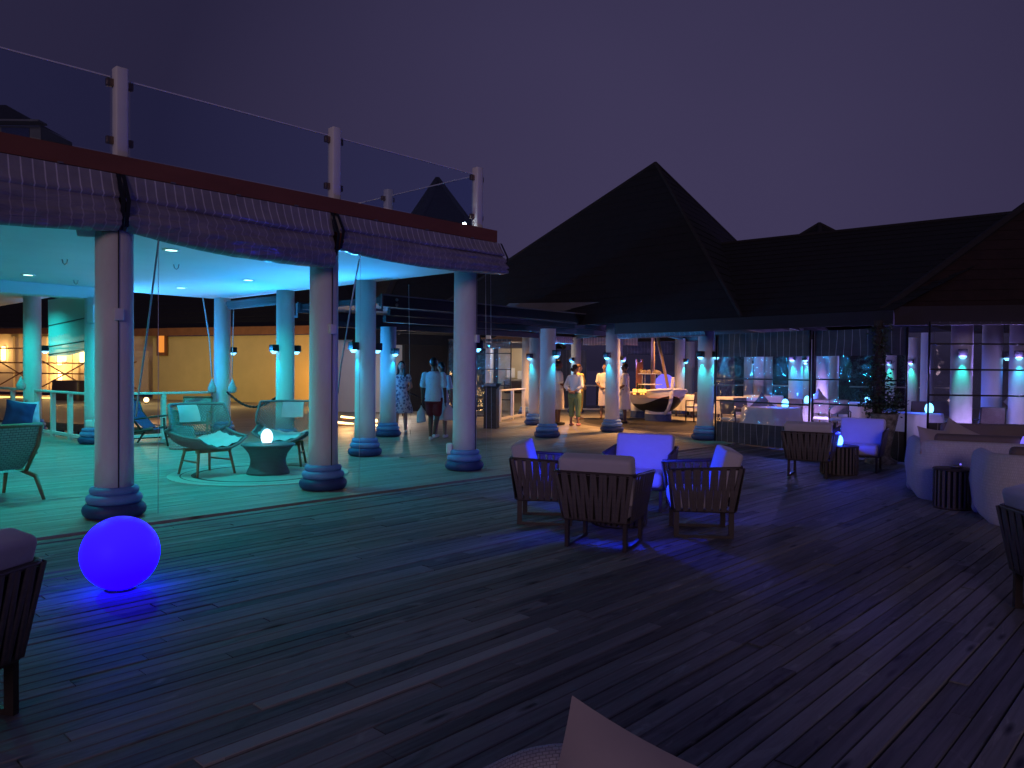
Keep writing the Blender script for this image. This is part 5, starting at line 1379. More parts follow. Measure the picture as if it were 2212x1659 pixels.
# ================================================================== lounge furniture
def wing_chair(label, x, y, az, w=0.98, hgt=0.98):
    t = thing('wicker_wing_chair', label, 'armchair', (x, y, 0), heading(az), 'wicker wing chairs on the round rug')
    nu, nv = 30, 24
    def P_(a_, b_):
        """a_ -1..1 across, b_ 0 front lip .. 1 top of back"""
        s = abs(a_)
        wid = (0.40 + 0.10 * math.sin(min(b_, 1) * PI * .8)) * w
        yb = 0.40 - 0.78 * min(b_ / 0.55, 1.0) if b_ < .55 else -0.38 - 0.16 * (b_ - .55) / .45
        zb = 0.40 - 0.03 * math.sin(b_ / .55 * PI) if b_ < .55 else 0.40 + (hgt - .40) * (b_ - .55) / .45
        k = 0.5 * (1 + math.tanh((b_ - .55) * 9))
        yb = (0.40 - 0.84 * b_ / .55) * (1 - k) + (-0.34 - 0.24 * max(b_ - .5, 0) / .5) * k
        zb = (0.41 - 0.04 * math.sin(min(b_ / .55, 1) * PI)) * (1 - k) + (0.36 + (hgt - .36) * max(b_ - .5, 0) / .5) * k
        lift = (s ** 2.2)
        z = zb + lift * ((0.15 + 0.16 * min(b_ / .55, 1.2)) * (1 - k) + 0.17 * k * (1 - max(b_ - .55, 0) / .45))
        yv = yb + lift * 0.34 * k
        return Vector((a_ * wid, yv, z))
    rows_ = [[P_(-1 + 2 * j / nu, i / nv) for j in range(nu + 1)] for i in range(nv + 1)]
    # open diamond weave as real strands
    g_ = MB()
    k = 0
    for i in range(nv):
        for j in range(nu):
            a_, b_, c_, d_ = rows_[i][j], rows_[i][j + 1], rows_[i + 1][j + 1], rows_[i + 1][j]
            for p_, q_ in ((a_, c_), (b_, d_)):
                g_.tube([p_, q_], 0.0062, 3, cap=False, smooth=False)
    sh = g_.build('woven_shell', 'wicker', t); tag(sh, kind='stuff')
    edge = [rows_[0][j] for j in range(nu + 1)] + [rows_[i][nu] for i in range(1, nv + 1)] + [rows_[nv][j] for j in range(nu - 1, -1, -1)] + [rows_[i][0] for i in range(nv - 1, -1, -1)]
    g_ = MB(); g_.tube(edge, 0.020, 7, cap=False); g_.build('rim', 'wicker', t)
    pad = []
    for i in range(13):
        b_ = 0.02 + i / 12 * 0.58
        pad.append([P_(-.84 + 1.68 * j / 16, b_) + Vector((0, 0, 0.035 + 0.055 * math.sin(PI * i / 12) ** .5 * math.sin(PI * j / 16) ** .5 + 0.012 * math.cos(i * 2.1) * math.cos(j * 1.57))) for j in range(17)])
    g_ = MB(); g_.grid(pad); g_.build('seat_pad', 'seatpad', t)
    hp = [[P_(-.36 + .72 * j / 8, 0.80 + 0.19 * i / 6) + Vector((0, 0.05 + 0.02 * math.sin(PI * i / 6), 0)) for j in range(9)] for i in range(7)]
    g_ = MB(); g_.grid(hp); g_.build('head_pad', 'seatpad', t)
    for sx in (-1, 1):
        for yy, xo in ((0.24, .30), (-0.30, .25)):
            g_ = MB(); g_.tube([(sx * (xo - .06), yy * .75, 0.385), (sx * xo, yy, 0.0)], [0.022, 0.017], 8); g_.build('leg', 'teak', t)
        g_ = MB(); g_.tube([(sx * .265, 0.21, 0.22), (sx * .225, -.26, 0.22)], 0.013, 6); g_.build('stretcher', 'teak', t)
    g_ = MB(); g_.box((0, 0.17, 0.365), (0.54, 0.05, 0.04)); g_.build('seat_rail', 'teak', t)
    g_ = MB(); g_.box((0, -0.20, 0.365), (0.46, 0.05, 0.04)); g_.build('seat_rail', 'teak', t)
    return t
p = G(446, 1027); wing_chair('wicker wing chair left of the woven table, turned to the right', p.x, p.y, 125, 0.95, 1.0)
p = G(612, 1008); wing_chair('wicker wing chair right of the woven table, facing the viewer', p.x + .02, p.y + .05, 178, 1.0, 1.0)
# woven hourglass table
p = G(570, 1030)
wt = thing('woven_table', 'waisted grey woven table on the round rug', 'table', (-3.50, 11.05, 0.024))
g = MB(); g.lathe([(0.30, 0.0), (0.295, .03), (0.255, .12), (0.245, .20), (0.27, .29), (0.33, .37), (0.36, .40)], seg=40); g.build('woven_body', 'wickert', wt)
g = MB(); g.lathe([(0.01, .402), (0.37, .402), (0.378, .412), (0.37, .425), (0.01, .426)], seg=40, cap=False); g.build('table_top', 'wickert', wt)
# round rug with dark bands
rg = thing('round_rug', 'round pale rug with dark rings under the wicker chairs', 'rug', (-3.62, 11.08, 0.013))
for i, (r0, r1, mt) in enumerate(((0.0, .86, 'rugl'), (.86, .93, 'rugd'), (.93, 1.06, 'rugl'), (1.06, 1.08, 'rugd'), (1.08, 1.24, 'rugl'))):
    g = MB(); g.lathe([(max(r0, .001), 0.0), (max(r0, .001), .010), (r1, .010), (r1, 0.0)], seg=64, cap=False, smooth=False); g.build('rug_ring', mt, rg)
# wooden lounge chairs
def lounge_chair(name, label, x, y, az, back_mat, frame, woven_seat=True, hgt=0.82):
    t = thing(name, label, 'armchair', (x, y, 0.012), heading(az), 'wooden lounge chairs')
    for s_ in (-1, 1):
        g_ = MB(); g_.tube([(s_ * .33, .34, 0.0), (s_ * .33, .28, .30), (s_ * .33, .26, .55)], [.018, .026, .022], 8); g_.build('leg', frame, t)
        g_ = MB(); g_.tube([(s_ * .30, -.52, 0.0), (s_ * .30, -.36, .26), (s_ * .30, .05, .33)], [.018, .028, .024], 8); g_.build('leg', frame, t)
        g_ = MB(); g_.rbox((0, 0, 0), (.065, .62, .028), .012, mat=Matrix.Translation((s_ * .34, .02, .555)) @ Matrix.Rotation(R(7), 4, 'X'), seg=2); g_.build('armrest', frame, t)
        g_ = MB(); g_.tube([(s_ * .29, -.18, .30), (s_ * .29, -.42, .62), (s_ * .29, -.50, hgt)], .022, 8); g_.build('back_post', frame, t)
    rows_ = [[(x_, y_, z_) for x_ in (-.28, -.1, .1, .28)] for y_, z_ in ((-.14, .33), (-.28, .46), (-.42, .64), (-.49, hgt - .02))]
    g_ = MB(); g_.grid(rows_); g_.build('woven_back', back_mat, t)
    g_ = MB(); g_.grid([[(x_, y_, z_ + (0.0 if i_ else 0)) for i_, x_ in enumerate((-.28, -.1, .1, .28))] for y_, z_ in ((-.2, .31), (.0, .30), (.28, .37))]); g_.build('woven_seat', back_mat, t)
    g_ = MB(); g_.box((0, .29, .35), (.62, .045, .05)); g_.build('front_rail', frame, t)
    g_ = MB(); g_.tube([(-.3, -.495, hgt), (.3, -.495, hgt)], .024, 8); g_.build('top_rail', frame, t)
    return t
p = G(20, 1090); lounge_chair('wood_lounge_chair', 'teal-lit woven chair cut off by the left edge', p.x - .38, p.y + .25, -62, 'wickerw', 'teak', hgt=.86)
p = G(330, 965); lounge_chair('wood_lounge_chair', 'dark wooden lounge chair just right of the nearest column', p.x - .05, p.y + .3, 88, 'navy', 'darkwood', hgt=.88)
p = G(440, 945); lounge_chair('wood_lounge_chair', 'pale woven chair standing behind the left wicker chair', p.x - .1, p.y - .3, 168, 'wickerw', 'teak', hgt=.86)
p = G(20, 965); 
sf = thing('lounge_sofa', 'grey upholstered lounge seat behind the teal woven chair', 'sofa', (p.x - .45, p.y - .6, 0.012), heading(110))
g = MB(); g.rbox((0, 0, .24), (1.0, .8, .30), .05); g.build('seat', 'cushion', sf)
g = MB(); g.rbox((0, -.35, .52), (1.0, .2, .45), .06); g.build('backrest', 'cushion', sf)
for sx in (-1, 1):
    for sy in (-1, 1):
        g = MB(); g.box((sx * .42, sy * .32, .05), (.05, .05, .1)); g.build('leg', 'darkwood', sf)
q = AT(42, 915, 12.0); pillow('navy pillow leaning behind the teal woven chair', (q.x, q.y, .78), (R(72), R(12), R(40)), .42, .42, .16, 'navy')
q = AT(60, 912, 12.3); pillow('grey pillow leaning behind the navy pillow', (q.x, q.y, .78), (R(80), R(4), R(70)), .42, .38, .16, 'cushion')
p = G(388, 972); st = thing('woven_stool', 'small tapered woven stool behind the left wicker chair', 'stool', (p.x, p.y + .15, .012))
g = MB(); g.lathe([(.24, 0), (.245, .04), (.19, .38), (.18, .42), (.01, .43)], seg=24); g.build('woven_body', 'wickerw', st)

# lectern
p = G(1061, 927); lc = thing('lectern', 'dark wooden lectern with papers on its sloping top', 'lectern', (p.x, p.y + .2, .012), R(-12))
g = MB(); g.box((0, 0, .53), (.34, .36, 1.06), taper=.94); g.build('cabinet', 'darkwood', lc)
g = MB(); g.box((0, 0, 0), (.42, .46, .03), mat=Matrix.Translation((0, 0, 1.10)) @ Matrix.Rotation(R(14), 4, 'X')); g.build('sloping_top', 'darkwood', lc)
pa = MB(); pa.box((0, 0, 0), (.30, .24, .008), mat=Matrix.Translation((p.x - .04, p.y + .19, 1.142)) @ Matrix.Rotation(R(14), 4, 'X'))
tag(pa.build('papers', 'paper'), 'pale sheets of paper on the lectern', 'paper')

# ================================================================== the little boat
BX, BY = 4.64, 22.45
bo = thing('display_boat', 'small white and black wooden boat on round pedestals', 'boat', (BX, BY, 0.012), 0)
bd_ = Vector((0.10, -0.995, 0)).normalized(); bp_ = Vector((bd_.y, -bd_.x, 0))       # bow direction, starboard-ish
BL = 4.6
def hull_pt(s, k):
    """s 0 stern..1 bow, k -1..1 round the section"""
    beam = 0.86 * (math.sin(min(s * 1.15 + .22, PI / 2 + .0) ) if s < .55 else math.sqrt(max(0, 1 - ((s - .55) / .45) ** 2.2)))
    sheer = 0.80 + 0.20 * max(0, (s - .35) / .65) ** 2
    keel = 0.24 + 0.45 * max(0, (s - .72) / .28) ** 2.0
    a_ = abs(k)
    y_ = beam * (a_ ** 0.62)
    z_ = keel + (sheer - keel) * (a_ ** 1.7)
    fwd = 0.16 * a_ * s
    pos = bd_ * ((s - 1.0) * BL + 0.0 + fwd) + bp_ * (y_ * (1 if k > 0 else -1))
    return Vector((pos.x, pos.y, z_))
ss = [i / 28 for i in range(29)]
up = MB(); lo = MB()
kk = [-1 + 2 * j / 24 for j in range(25)]
cut = 0.62
for side in (-1, 1):
    rows_ = [[hull_pt(s, side * (cut + (1 - cut) * j / 6)) for s in ss] for j in range(7)]
    up.grid(rows_)
lo.grid([[hull_pt(s, -cut + 2 * cut * j / 14) - Vector((0, 0, 0.004)) for s in ss] for j in range(15)])
stem_off = bd_ * BL * 0.5
bo.location = (BX + 0.0, BY, 0.012)
up.build('upper_hull', 'hull', bo); lo.build('lower_hull', 'hullb', bo)
for side in (-1, 1):
    g = MB(); g.tube([hull_pt(s, side) + Vector((0, 0, .01)) for s in ss], 0.035, 6); g.build('gunwale', 'hull', bo)
g = MB(); rows_ = [[hull_pt(s, k * .9) + Vector((0, 0, 0)) for s in ss] for k in (-1, 1)]
for r__ in rows_:
    for v_ in r__: v_.z = 0.74
g.grid(rows_); g.build('deck_board', 'boatwood', bo)
st_ = [Vector((0, 0, z)) + bd_ * x for x, z in ((-0.55, .26), (-0.25, .40), (-0.02, .62), (0.10, .90), (0.17, 1.18), (0.20, 1.36))]
g = MB(); g.tube(st_, [.05, .055, .06, .06, .055, .045], 6, smooth=False); g.build('stem_post', 'hull', bo)
for x, r_ in ((-1.25, .40), (-3.0, .40)):
    g = MB(); pp = bd_ * x; g.lathe([(r_, 0.0), (r_, .62)], (pp.x, pp.y, 0), 28); g.build('pedestal', 'white', bo)
    g = MB(); g.lathe([(r_ + .006, 0.002), (r_ + .006, .22)], (pp.x, pp.y, 0), 28, cap=False); g.build('pedestal_band', 'ringd', bo)
mp_ = bd_ * -1.9
g = MB(); g.tube([(mp_.x, mp_.y, .5), (mp_.x, mp_.y, 3.1)], [.07, .055], 10); g.build('mast', 'teak', bo)
bl = Vector((BX, BY, 0))
s0, s1 = AT(1419, 722, 22.7), AT(1443.5, 838, 22.5)
g = MB(); g.tube([s0, s1], .045, 8); tag(g.build('boat_spar', 'spar'), 'varnished spar leaning from the boat bow up to the roof', 'spar')
# things on the boat
t = thing('globe_lamp', 'violet glowing globe sitting in the bow of the boat', 'lamp', AT(1436, 829, 23.4))
g = MB(); g.ball((0, 0, 0), .30, 32, 20); g.build('globe', 'globe_v', t)
g = MB(); g.lathe([(.10, -.305), (.11, -.29), (.09, -.27)], seg=20); g.build('foot', 'black', t)
bv = AT(1383, 838, 23.2)
def on_boat(px, py, dp=23.4): return AT(px, py, dp)
g = MB(); g.box((0, 0, .10), (.20, .05, .80)); 
g2 = g; g2.box((-.075, 0, .54), (.05, .05, .10)); g2.box((.075, 0, .54), (.05, .05, .10))
tag(g2.build('mast_crutch', 'boatwood', None, on_boat(1381, 818)), 'notched red-brown wooden crutch standing in the boat', 'crutch')
for i, (px, h) in enumerate(((1377, .34), (1382, .30), (1387, .30), (1390, .36))):
    p_ = on_boat(px, 838, 23.0); p_.z = .84
    t = thing('wine_bottle', ('dark wine bottle, leftmost on the boat', 'dark wine bottle, second from left on the boat', 'dark wine bottle, third from left on the boat', 'dark wine bottle, rightmost on the boat')[i], 'bottle', p_, 0, 'wine bottles on the boat')
    g = MB(); g.lathe([(.038, 0), (.04, .02), (.04, h * .58), (.016, h * .74), (.015, h)], seg=12); g.build('glass', 'bottle', t)
    g = MB(); g.lathe([(.041, h * .18), (.041, h * .46)], seg=12, cap=False); g.build('paper_label', 'paper', t)
for i, (px, lab) in enumerate(((1371, 'left amber candle glass on the boat'), (1383, 'middle amber candle glass on the boat'), (1392, 'right amber candle glass on the boat'))):
    p_ = on_boat(px, 842, 22.7); p_.z = .85
    t = thing('candle_glass', lab, 'candle', p_, 0, 'amber candle glasses')
    g = MB(); g.lathe([(.045, 0), (.055, .03), (.058, .15), (.045, .16)], seg=14, cap=False); g.build('glass', 'candle', t)
    g = MB(); g.lathe([(.05, -.01), (.05, 0.0)], seg=14); g.build('holder', 'boatwood', t)
    if i == 1: lamp('POINT', 'candle_light', (0, -.15, .25), 3.0, (1, .5, .12), t, .06)
sh = thing('bread_stand', 'two-tier stand with bread rolls on the boat', 'stand', on_boat(1404, 838, 23.2))
sh.location.z = .83
for z in (.30, .62):
    g = MB(); g.lathe([(.01, z), (.36, z), (.37, z + .02), (.01, z + .02)], seg=24, cap=False); g.build('tray', 'white', sh)
for a_ in range(4):
    g = MB(); g.tube([(.28 * math.cos(a_ * PI / 2 + .4), .28 * math.sin(a_ * PI / 2 + .4), 0), (.28 * math.cos(a_ * PI / 2 + .4), .28 * math.sin(a_ * PI / 2 + .4), .62)], .012, 6); g.build('post', 'steel', sh)
for i in range(7):
    a_ = i * .9; q_ = Vector(sh.location) + Vector((.24 * math.cos(a_), .18 * math.sin(a_), .69))
    g = MB(); g.ball((0, 0, 0), (.11, .045, .045), 10, 7)
    tag(inst('bread_roll', g.mesh('bread_roll', 'bread'), None, q_, (0, -.5 if i % 2 else .4, a_)), ('bread roll on the boat stand, at its right end', 'bread roll on the boat stand, rear right', 'bread roll on the boat stand, rear middle', 'bread roll on the boat stand, left rear', 'bread roll on the boat stand, left front', 'bread roll on the boat stand, front middle', 'bread roll on the boat stand, front right')[i], 'bread', 'bread rolls on the stand')
for i, (px, w_) in enumerate(((1373, .26), (1385, .30))):
    p_ = on_boat(px, 846, 22.55); p_.z = .84
    g = MB(); g.box((0, 0, .06), (w_, .18, .02))
    for sx in (-1, 1): g.box((sx * w_ * .42, 0, .025), (.025, .16, .05))
    tag(g.build('serving_board', 'boatwood', None, p_, 0), ('left small footed serving board on the boat', 'right small footed serving board on the boat')[i], 'board', 'serving boards')
mt_ = thing('round_mat', 'black oval mat with grey border under the boat', 'mat', (BX - .55, BY - .35, .014))
for r0, r1, m_ in ((.001, 1.75, 'mat_black'), (1.75, 2.05, 'mat_grey')):
    g = MB(); g.lathe([(r0, 0), (r0, .006), (r1, .006), (r1, 0)], seg=64, cap=False, smooth=False, sy=1.5); g.build('mat_ring', m_, mt_, (0, 0, 0), R(25))

# ================================================================== restaurant tables and chairs (behind the clear curtains)
def dining_table(x, y, rz, label, w=0.9, lampmat=None, cloth=True):
    t = thing('dining_table', label, 'table', (x, y, .006), rz, 'dining tables')
    n = 48
    rows_ = []
    def ring_(f_, z, drop):
        out_ = []
        for k in range(n):
            a_ = 2 * PI * k / n
            c_, s_ = math.cos(a_), math.sin(a_)
            m_ = max(abs(c_), abs(s_)); x_, y_ = c_ / m_ * w / 2, s_ / m_ * w / 2
            rp = 1 + drop * (.05 * math.sin(k * PI / 2 + 1) + .10 * (abs(c_ * s_) * 2) ** 3)
            out_.append((x_ * f_ * rp, y_ * f_ * rp, z))
        return out_
    rows_ = [ring_(.02, .752, 0), ring_(.98, .752, 0), ring_(1.0, .745, 0), ring_(1.01, .6, .4), ring_(1.03, .4, .8), ring_(1.05, .22, 1.0)]
    g_ = MB(); g_.grid(rows_, wrap=True); g_.build('tablecloth', 'cloth', t)
    g_ = MB(); g_.box((0, 0, .72), (w * .95, w * .95, .04)); g_.build('table_top', 'darkwood', t)
    for sx in (-1, 1):
        for sy in (-1, 1):
            g_ = MB(); g_.box((sx * w * .42, sy * w * .42, .35), (.05, .05, .70)); g_.build('leg', 'darkwood', t)
    return t
def make_dining_chair():
    t = thing('dining_chair', 'x', 'chair')
    for s_ in (-1, 1):
        g_ = MB(); g_.tube([(s_ * .21, .21, 0), (s_ * .21, .21, .44)], .02, 6); g_.build('leg', 'darkwood', t)
        g_ = MB(); g_.tube([(s_ * .21, -.23, 0), (s_ * .21, -.21, .45), (s_ * .20, -.28, .90)], .02, 6); g_.build('leg', 'darkwood', t)
        g_ = MB(); g_.tube([(s_ * .22, .20, .44), (s_ * .23, .18, .64), (s_ * .22, -.22, .66)], .017, 6); g_.build('armrest', 'darkwood', t)
    g_ = MB(); g_.rbox((0, 0, .46), (.45, .46, .07), .025); g_.build('seat_cushion', 'seatpad', t)
    g_ = MB(); g_.rbox((0, 0, 0), (.40, .04, .34), .015, mat=Matrix.Translation((0, -.255, .74)) @ Matrix.Rotation(R(9), 4, 'X'), seg=2); g_.build('backrest', 'taupe', t)
    return t
dc0 = make_dining_chair(); KM2 = kidmap(); dcf = [True]
def dchair(x, y, az, label):
    o_ = dc0 if dcf[0] else copy_tree(dc0, None, KM2); dcf[0] = False
    o_.location = (x, y, .006); o_.rotation_euler = (0, 0, heading(az)); return tag(o_, label, 'chair', 'dining chairs in the restaurant')
def tbl(px, depth, rz, label): p_ = AT(px, 800, depth); dining_table(p_.x, p_.y, rz, label); return p_
P1 = tbl(1668, 17.2, .55, 'white-clothed table with an egg lamp behind the left clear curtain')
P2 = tbl(1592, 24.0, .4, 'white-clothed table beside the far restaurant railing')
P3 = tbl(1650, 26.0, .4, 'white-clothed table just left of the double column')
P4 = tbl(1965, 15.4, .55, 'white-clothed table with a blue egg lamp right of the vine post')
P5 = tbl(1850, 20.5, .5, 'white-clothed table behind the vine')
P6 = tbl(2190, 16.8, .5, 'white-clothed table at the right picture edge')
P7 = tbl(1497, 26.0, .5, 'white-clothed table between the boat and the green-lit column')
egg(P1.x + .25, P1.y - .15, .765, 'egg lamp on the table behind the left clear curtain', 'egg_c', .18, .075, 38, (.03, .12, 1.0))
egg(P4.x + .30, P4.y - .2, .765, 'blue egg lamp on the table right of the vine post', 'egg_c', .19, .08, 34, (.03, .08, 1.0))
p = AT(1738, 857, 19.0); 
P8 = tbl(1738, 19.6, .5, 'white-clothed table behind the second batten of the left curtain')
egg(P8.x, P8.y - .2, .765, 'egg lamp behind the double column of the restaurant', 'egg_c', .18, .07, 28, (.03, .12, 1.0))
egg(P5.x + .28, P5.y - .1, .765, 'egg lamp right on the table behind the vine', 'egg_c', .18, .08, 28, (.03, .12, 1.0))
egg(P5.x - .95, P5.y + .4, .765, 'egg lamp left behind the vine', 'egg_c', .18, .08, 16, (.03, .12, 1.0))
tbl2 = dining_table(P5.x - .95, P5.y + .4, .5, 'second white-clothed table left behind the vine')
tbl3 = P8
for i, (px, dp, az, lab) in enumerate(((1590, 17.6, 60, 'dining chair at the left end of the left clear curtain'), (1618, 18.6, 150, 'dining chair behind the clothed table, left of the double column'), (1705, 18.3, 230, 'blue-lit dining chair right of the clothed table'),
        (1504, 23.5, -20, 'dining chair just left of the green-lit column'), (1488, 27.0, 60, 'dining chair behind the boat bow'), (1785, 18.5, 40, 'dining chair behind the second clear curtain'), (1815, 17.8, 200, 'teal-lit dining chair near the vine post'),
        (1928, 17.2, 130, 'dining chair right behind the vine post'), (1992, 17.3, 210, 'dining chair beside the curtain pole'), (2140, 15.0, 20, 'dining chair beyond the wide curtain, nearest'), (2040, 18.0, 40, 'dining chair left behind the teal column'), (2175, 17.8, 190, 'dining chair beyond the wide curtain, farther'))):
    p_ = AT(px, 800, dp); dchair(p_.x, p_.y, az, lab)
for i, (px, py, dp, lab) in enumerate(((1647, 878, 18.4, 'dark triangular napkin pillow on the chair behind the clothed table'), (1770, 868, 19.5, 'folded pale pillow left of the vine'), (2196, 868, 15.8, 'grey peaked pillow at the right picture edge'))):
    q = AT(px, py, dp); pillow(lab, q, (R(80), R(45), R(10)), .5, .5, .14, ('taupe', 'cushion', 'cushion')[i])

# ------------------------------------------------------------------ vine post and planter
vp_ = on_line(1895) + Vector((-.12, -.28, 0))
pw_ = G(1916, 1004)
vpst = thing('vine_post', 'dark post wound with a climbing vine in front of the curtains', 'post', (vp_.x, vp_.y, 0))
g = MB(); g.tube([(0, 0, 0), (0, 0, 2.45)], .055, 8); g.build('post', 'bark', vpst)
lf = MB(); rnd = random.Random(11)
for i in range(1500):
    f_ = rnd.random()
    z = 0.95 + 1.45 * f_ ** 1.6 if rnd.random() < .75 else .75 + .5 * rnd.random()
    sp_ = .09 + .30 * max(0, 1 - abs(z - 1.05) / .55) + .05 * rnd.random() + (.08 if z > 2.2 else 0)
    a_ = rnd.uniform(0, 2 * PI); r_ = sp_ * rnd.random() ** .5
    c_ = Vector((r_ * math.cos(a_) + .10 * max(0, 1.5 - z), r_ * math.sin(a_) * .8, z))
    if rnd.random() < .10: c_ += Vector((.22 * rnd.random(), -.05, -.15 * rnd.random()))
    x_ = Vector((rnd.uniform(-1, 1), rnd.uniform(-1, 1), rnd.uniform(-.7, .5))).normalized(); y_ = x_.cross(Vector((rnd.uniform(-1, 1), rnd.uniform(-1, 1), rnd.uniform(.1, 1)))).normalized()
    s_ = rnd.uniform(.022, .042)
    lf.poly([c_ - x_ * s_, c_ + y_ * s_ * .55 , c_ + x_ * s_ * 1.1, c_ - y_ * s_ * .55])
tag(lf.build('leaves', 'leaf', vpst), kind='stuff')
st2 = MB()
for k in range(4):
    st2.tube([(.07 * math.cos(j * .7 + k * 1.6), .07 * math.sin(j * .7 + k * 1.6), .7 + j * .16) for j in range(12)], .009, 5)
st2.build('vine_stems', 'bark', vpst)
ptr = thing('mottled_planter', 'tall mottled stone planter leaning under the vine', 'planter', (pw_.x, pw_.y + .2, 0))
b_ = MB(); b_.lathe([(.25, 0), (.26, .05), (.16, .10), (.13, .16), (.14, .30), (.17, .52), (.21, .74), (.225, .84), (.20, .86), (.185, .80)], seg=28, cap=False)
for i, v_ in enumerate(b_.v):
    w = noise.noise(Vector(v_) * 7) * .025; b_.v[i] = (v_[0] * (1 + w * 3) + .05 * v_[2], v_[1] * (1 + w * 3), v_[2])
b_.build('stone_body', 'pot', ptr)
so_ = MB(); so_.lathe([(.01, .78), (.19, .79)], seg=20, cap=False); so_.build('soil', 'bark', ptr, (.04, 0, 0))

# ================================================================== people
def cap_(b_, p, q, r0, r1, n=6):
    """capsule-like limb piece"""
    p, q = Vector(p), Vector(q); d = (q - p).normalized()
    pts, rs = [], []
    for k in range(n):
        a_ = PI / 2 * (1 - k / n); pts.append(p - d * r0 * math.sin(a_)); rs.append(max(r0 * math.cos(a_), .001))
    pts.append(p); rs.append(r0); pts.append(q); rs.append(r1)
    for k in range(1, n + 1):
        a_ = PI / 2 * k / n; pts.append(q + d * r1 * math.sin(a_)); rs.append(max(r1 * math.cos(a_), .001))
    b_.tube(pts, rs, 12, cap=True)
def loft(b_, rings, seg=20):
    """closed stack of ellipses: (z, rx, ry, cx, cy)"""
    rows_ = [[(cx + rx * math.cos(2 * PI * k / seg), cy + ry * math.sin(2 * PI * k / seg), z) for k in range(seg)] for z, rx, ry, cx, cy in rings]
    n = len(b_.v); b_.grid(rows_, wrap=True)
    z, rx, ry, cx, cy = rings[0]; b_.face([n + k for k in reversed(range(seg))]); o = n + (len(rings) - 1) * seg; b_.face([o + k for k in range(seg)])
def fuse(b_, name, mat, parent, vox):
    """union of the pieces into one continuous skin"""
    o_ = b_.build(name, mat, None)
    md = o_.modifiers.new('r', 'REMESH'); md.mode = 'VOXEL'; md.voxel_size = vox; md.use_smooth_shade = True
    ms = o_.modifiers.new('s', 'SMOOTH'); ms.iterations = 3; ms.factor = .5
    dg = bpy.context.evaluated_depsgraph_get()
    me = bpy.data.meshes.new_from_object(o_.evaluated_get(dg)); me.name = name
    if not me.materials: me.materials.append(M[mat])
    old = o_.data; o_.modifiers.clear(); o_.data = me; bpy.data.meshes.remove(old)
    for pl_ in me.polygons: pl_.use_smooth = True
    o_.parent = parent
    return o_
def hand(b_, w, d, side, curl=0.35):
    """palm, four unequal fingers and a thumb; w wrist, d pointing direction"""
    w, d = Vector(w), Vector(d).normalized()
    across = d.cross(Vector((side, 0, 0))).normalized(); thick = d.cross(across)
    cap_(b_, w, w + d * .065, .026, .030)
    b_.ball(w + d * .06, (.032, .034, .036), 10, 8)
    for k, L_ in enumerate((.072, .082, .076, .060)):
        s_ = w + d * .085 + across * (.027 - .018 * k)
        m_ = s_ + d * L_ * .55; e_ = m_ + (d + thick * curl * side * -1).normalized() * L_ * .5
        cap_(b_, s_, m_, .0098, .0092, 3); cap_(b_, m_, e_, .0092, .008, 3)
    th0 = w + d * .025 + across * .028; cap_(b_, th0, th0 + d * .035 + across * .025, .012, .011, 3); cap_(b_, th0 + d * .035 + across * .025, th0 + d * .065 + across * .028, .011, .009, 3)
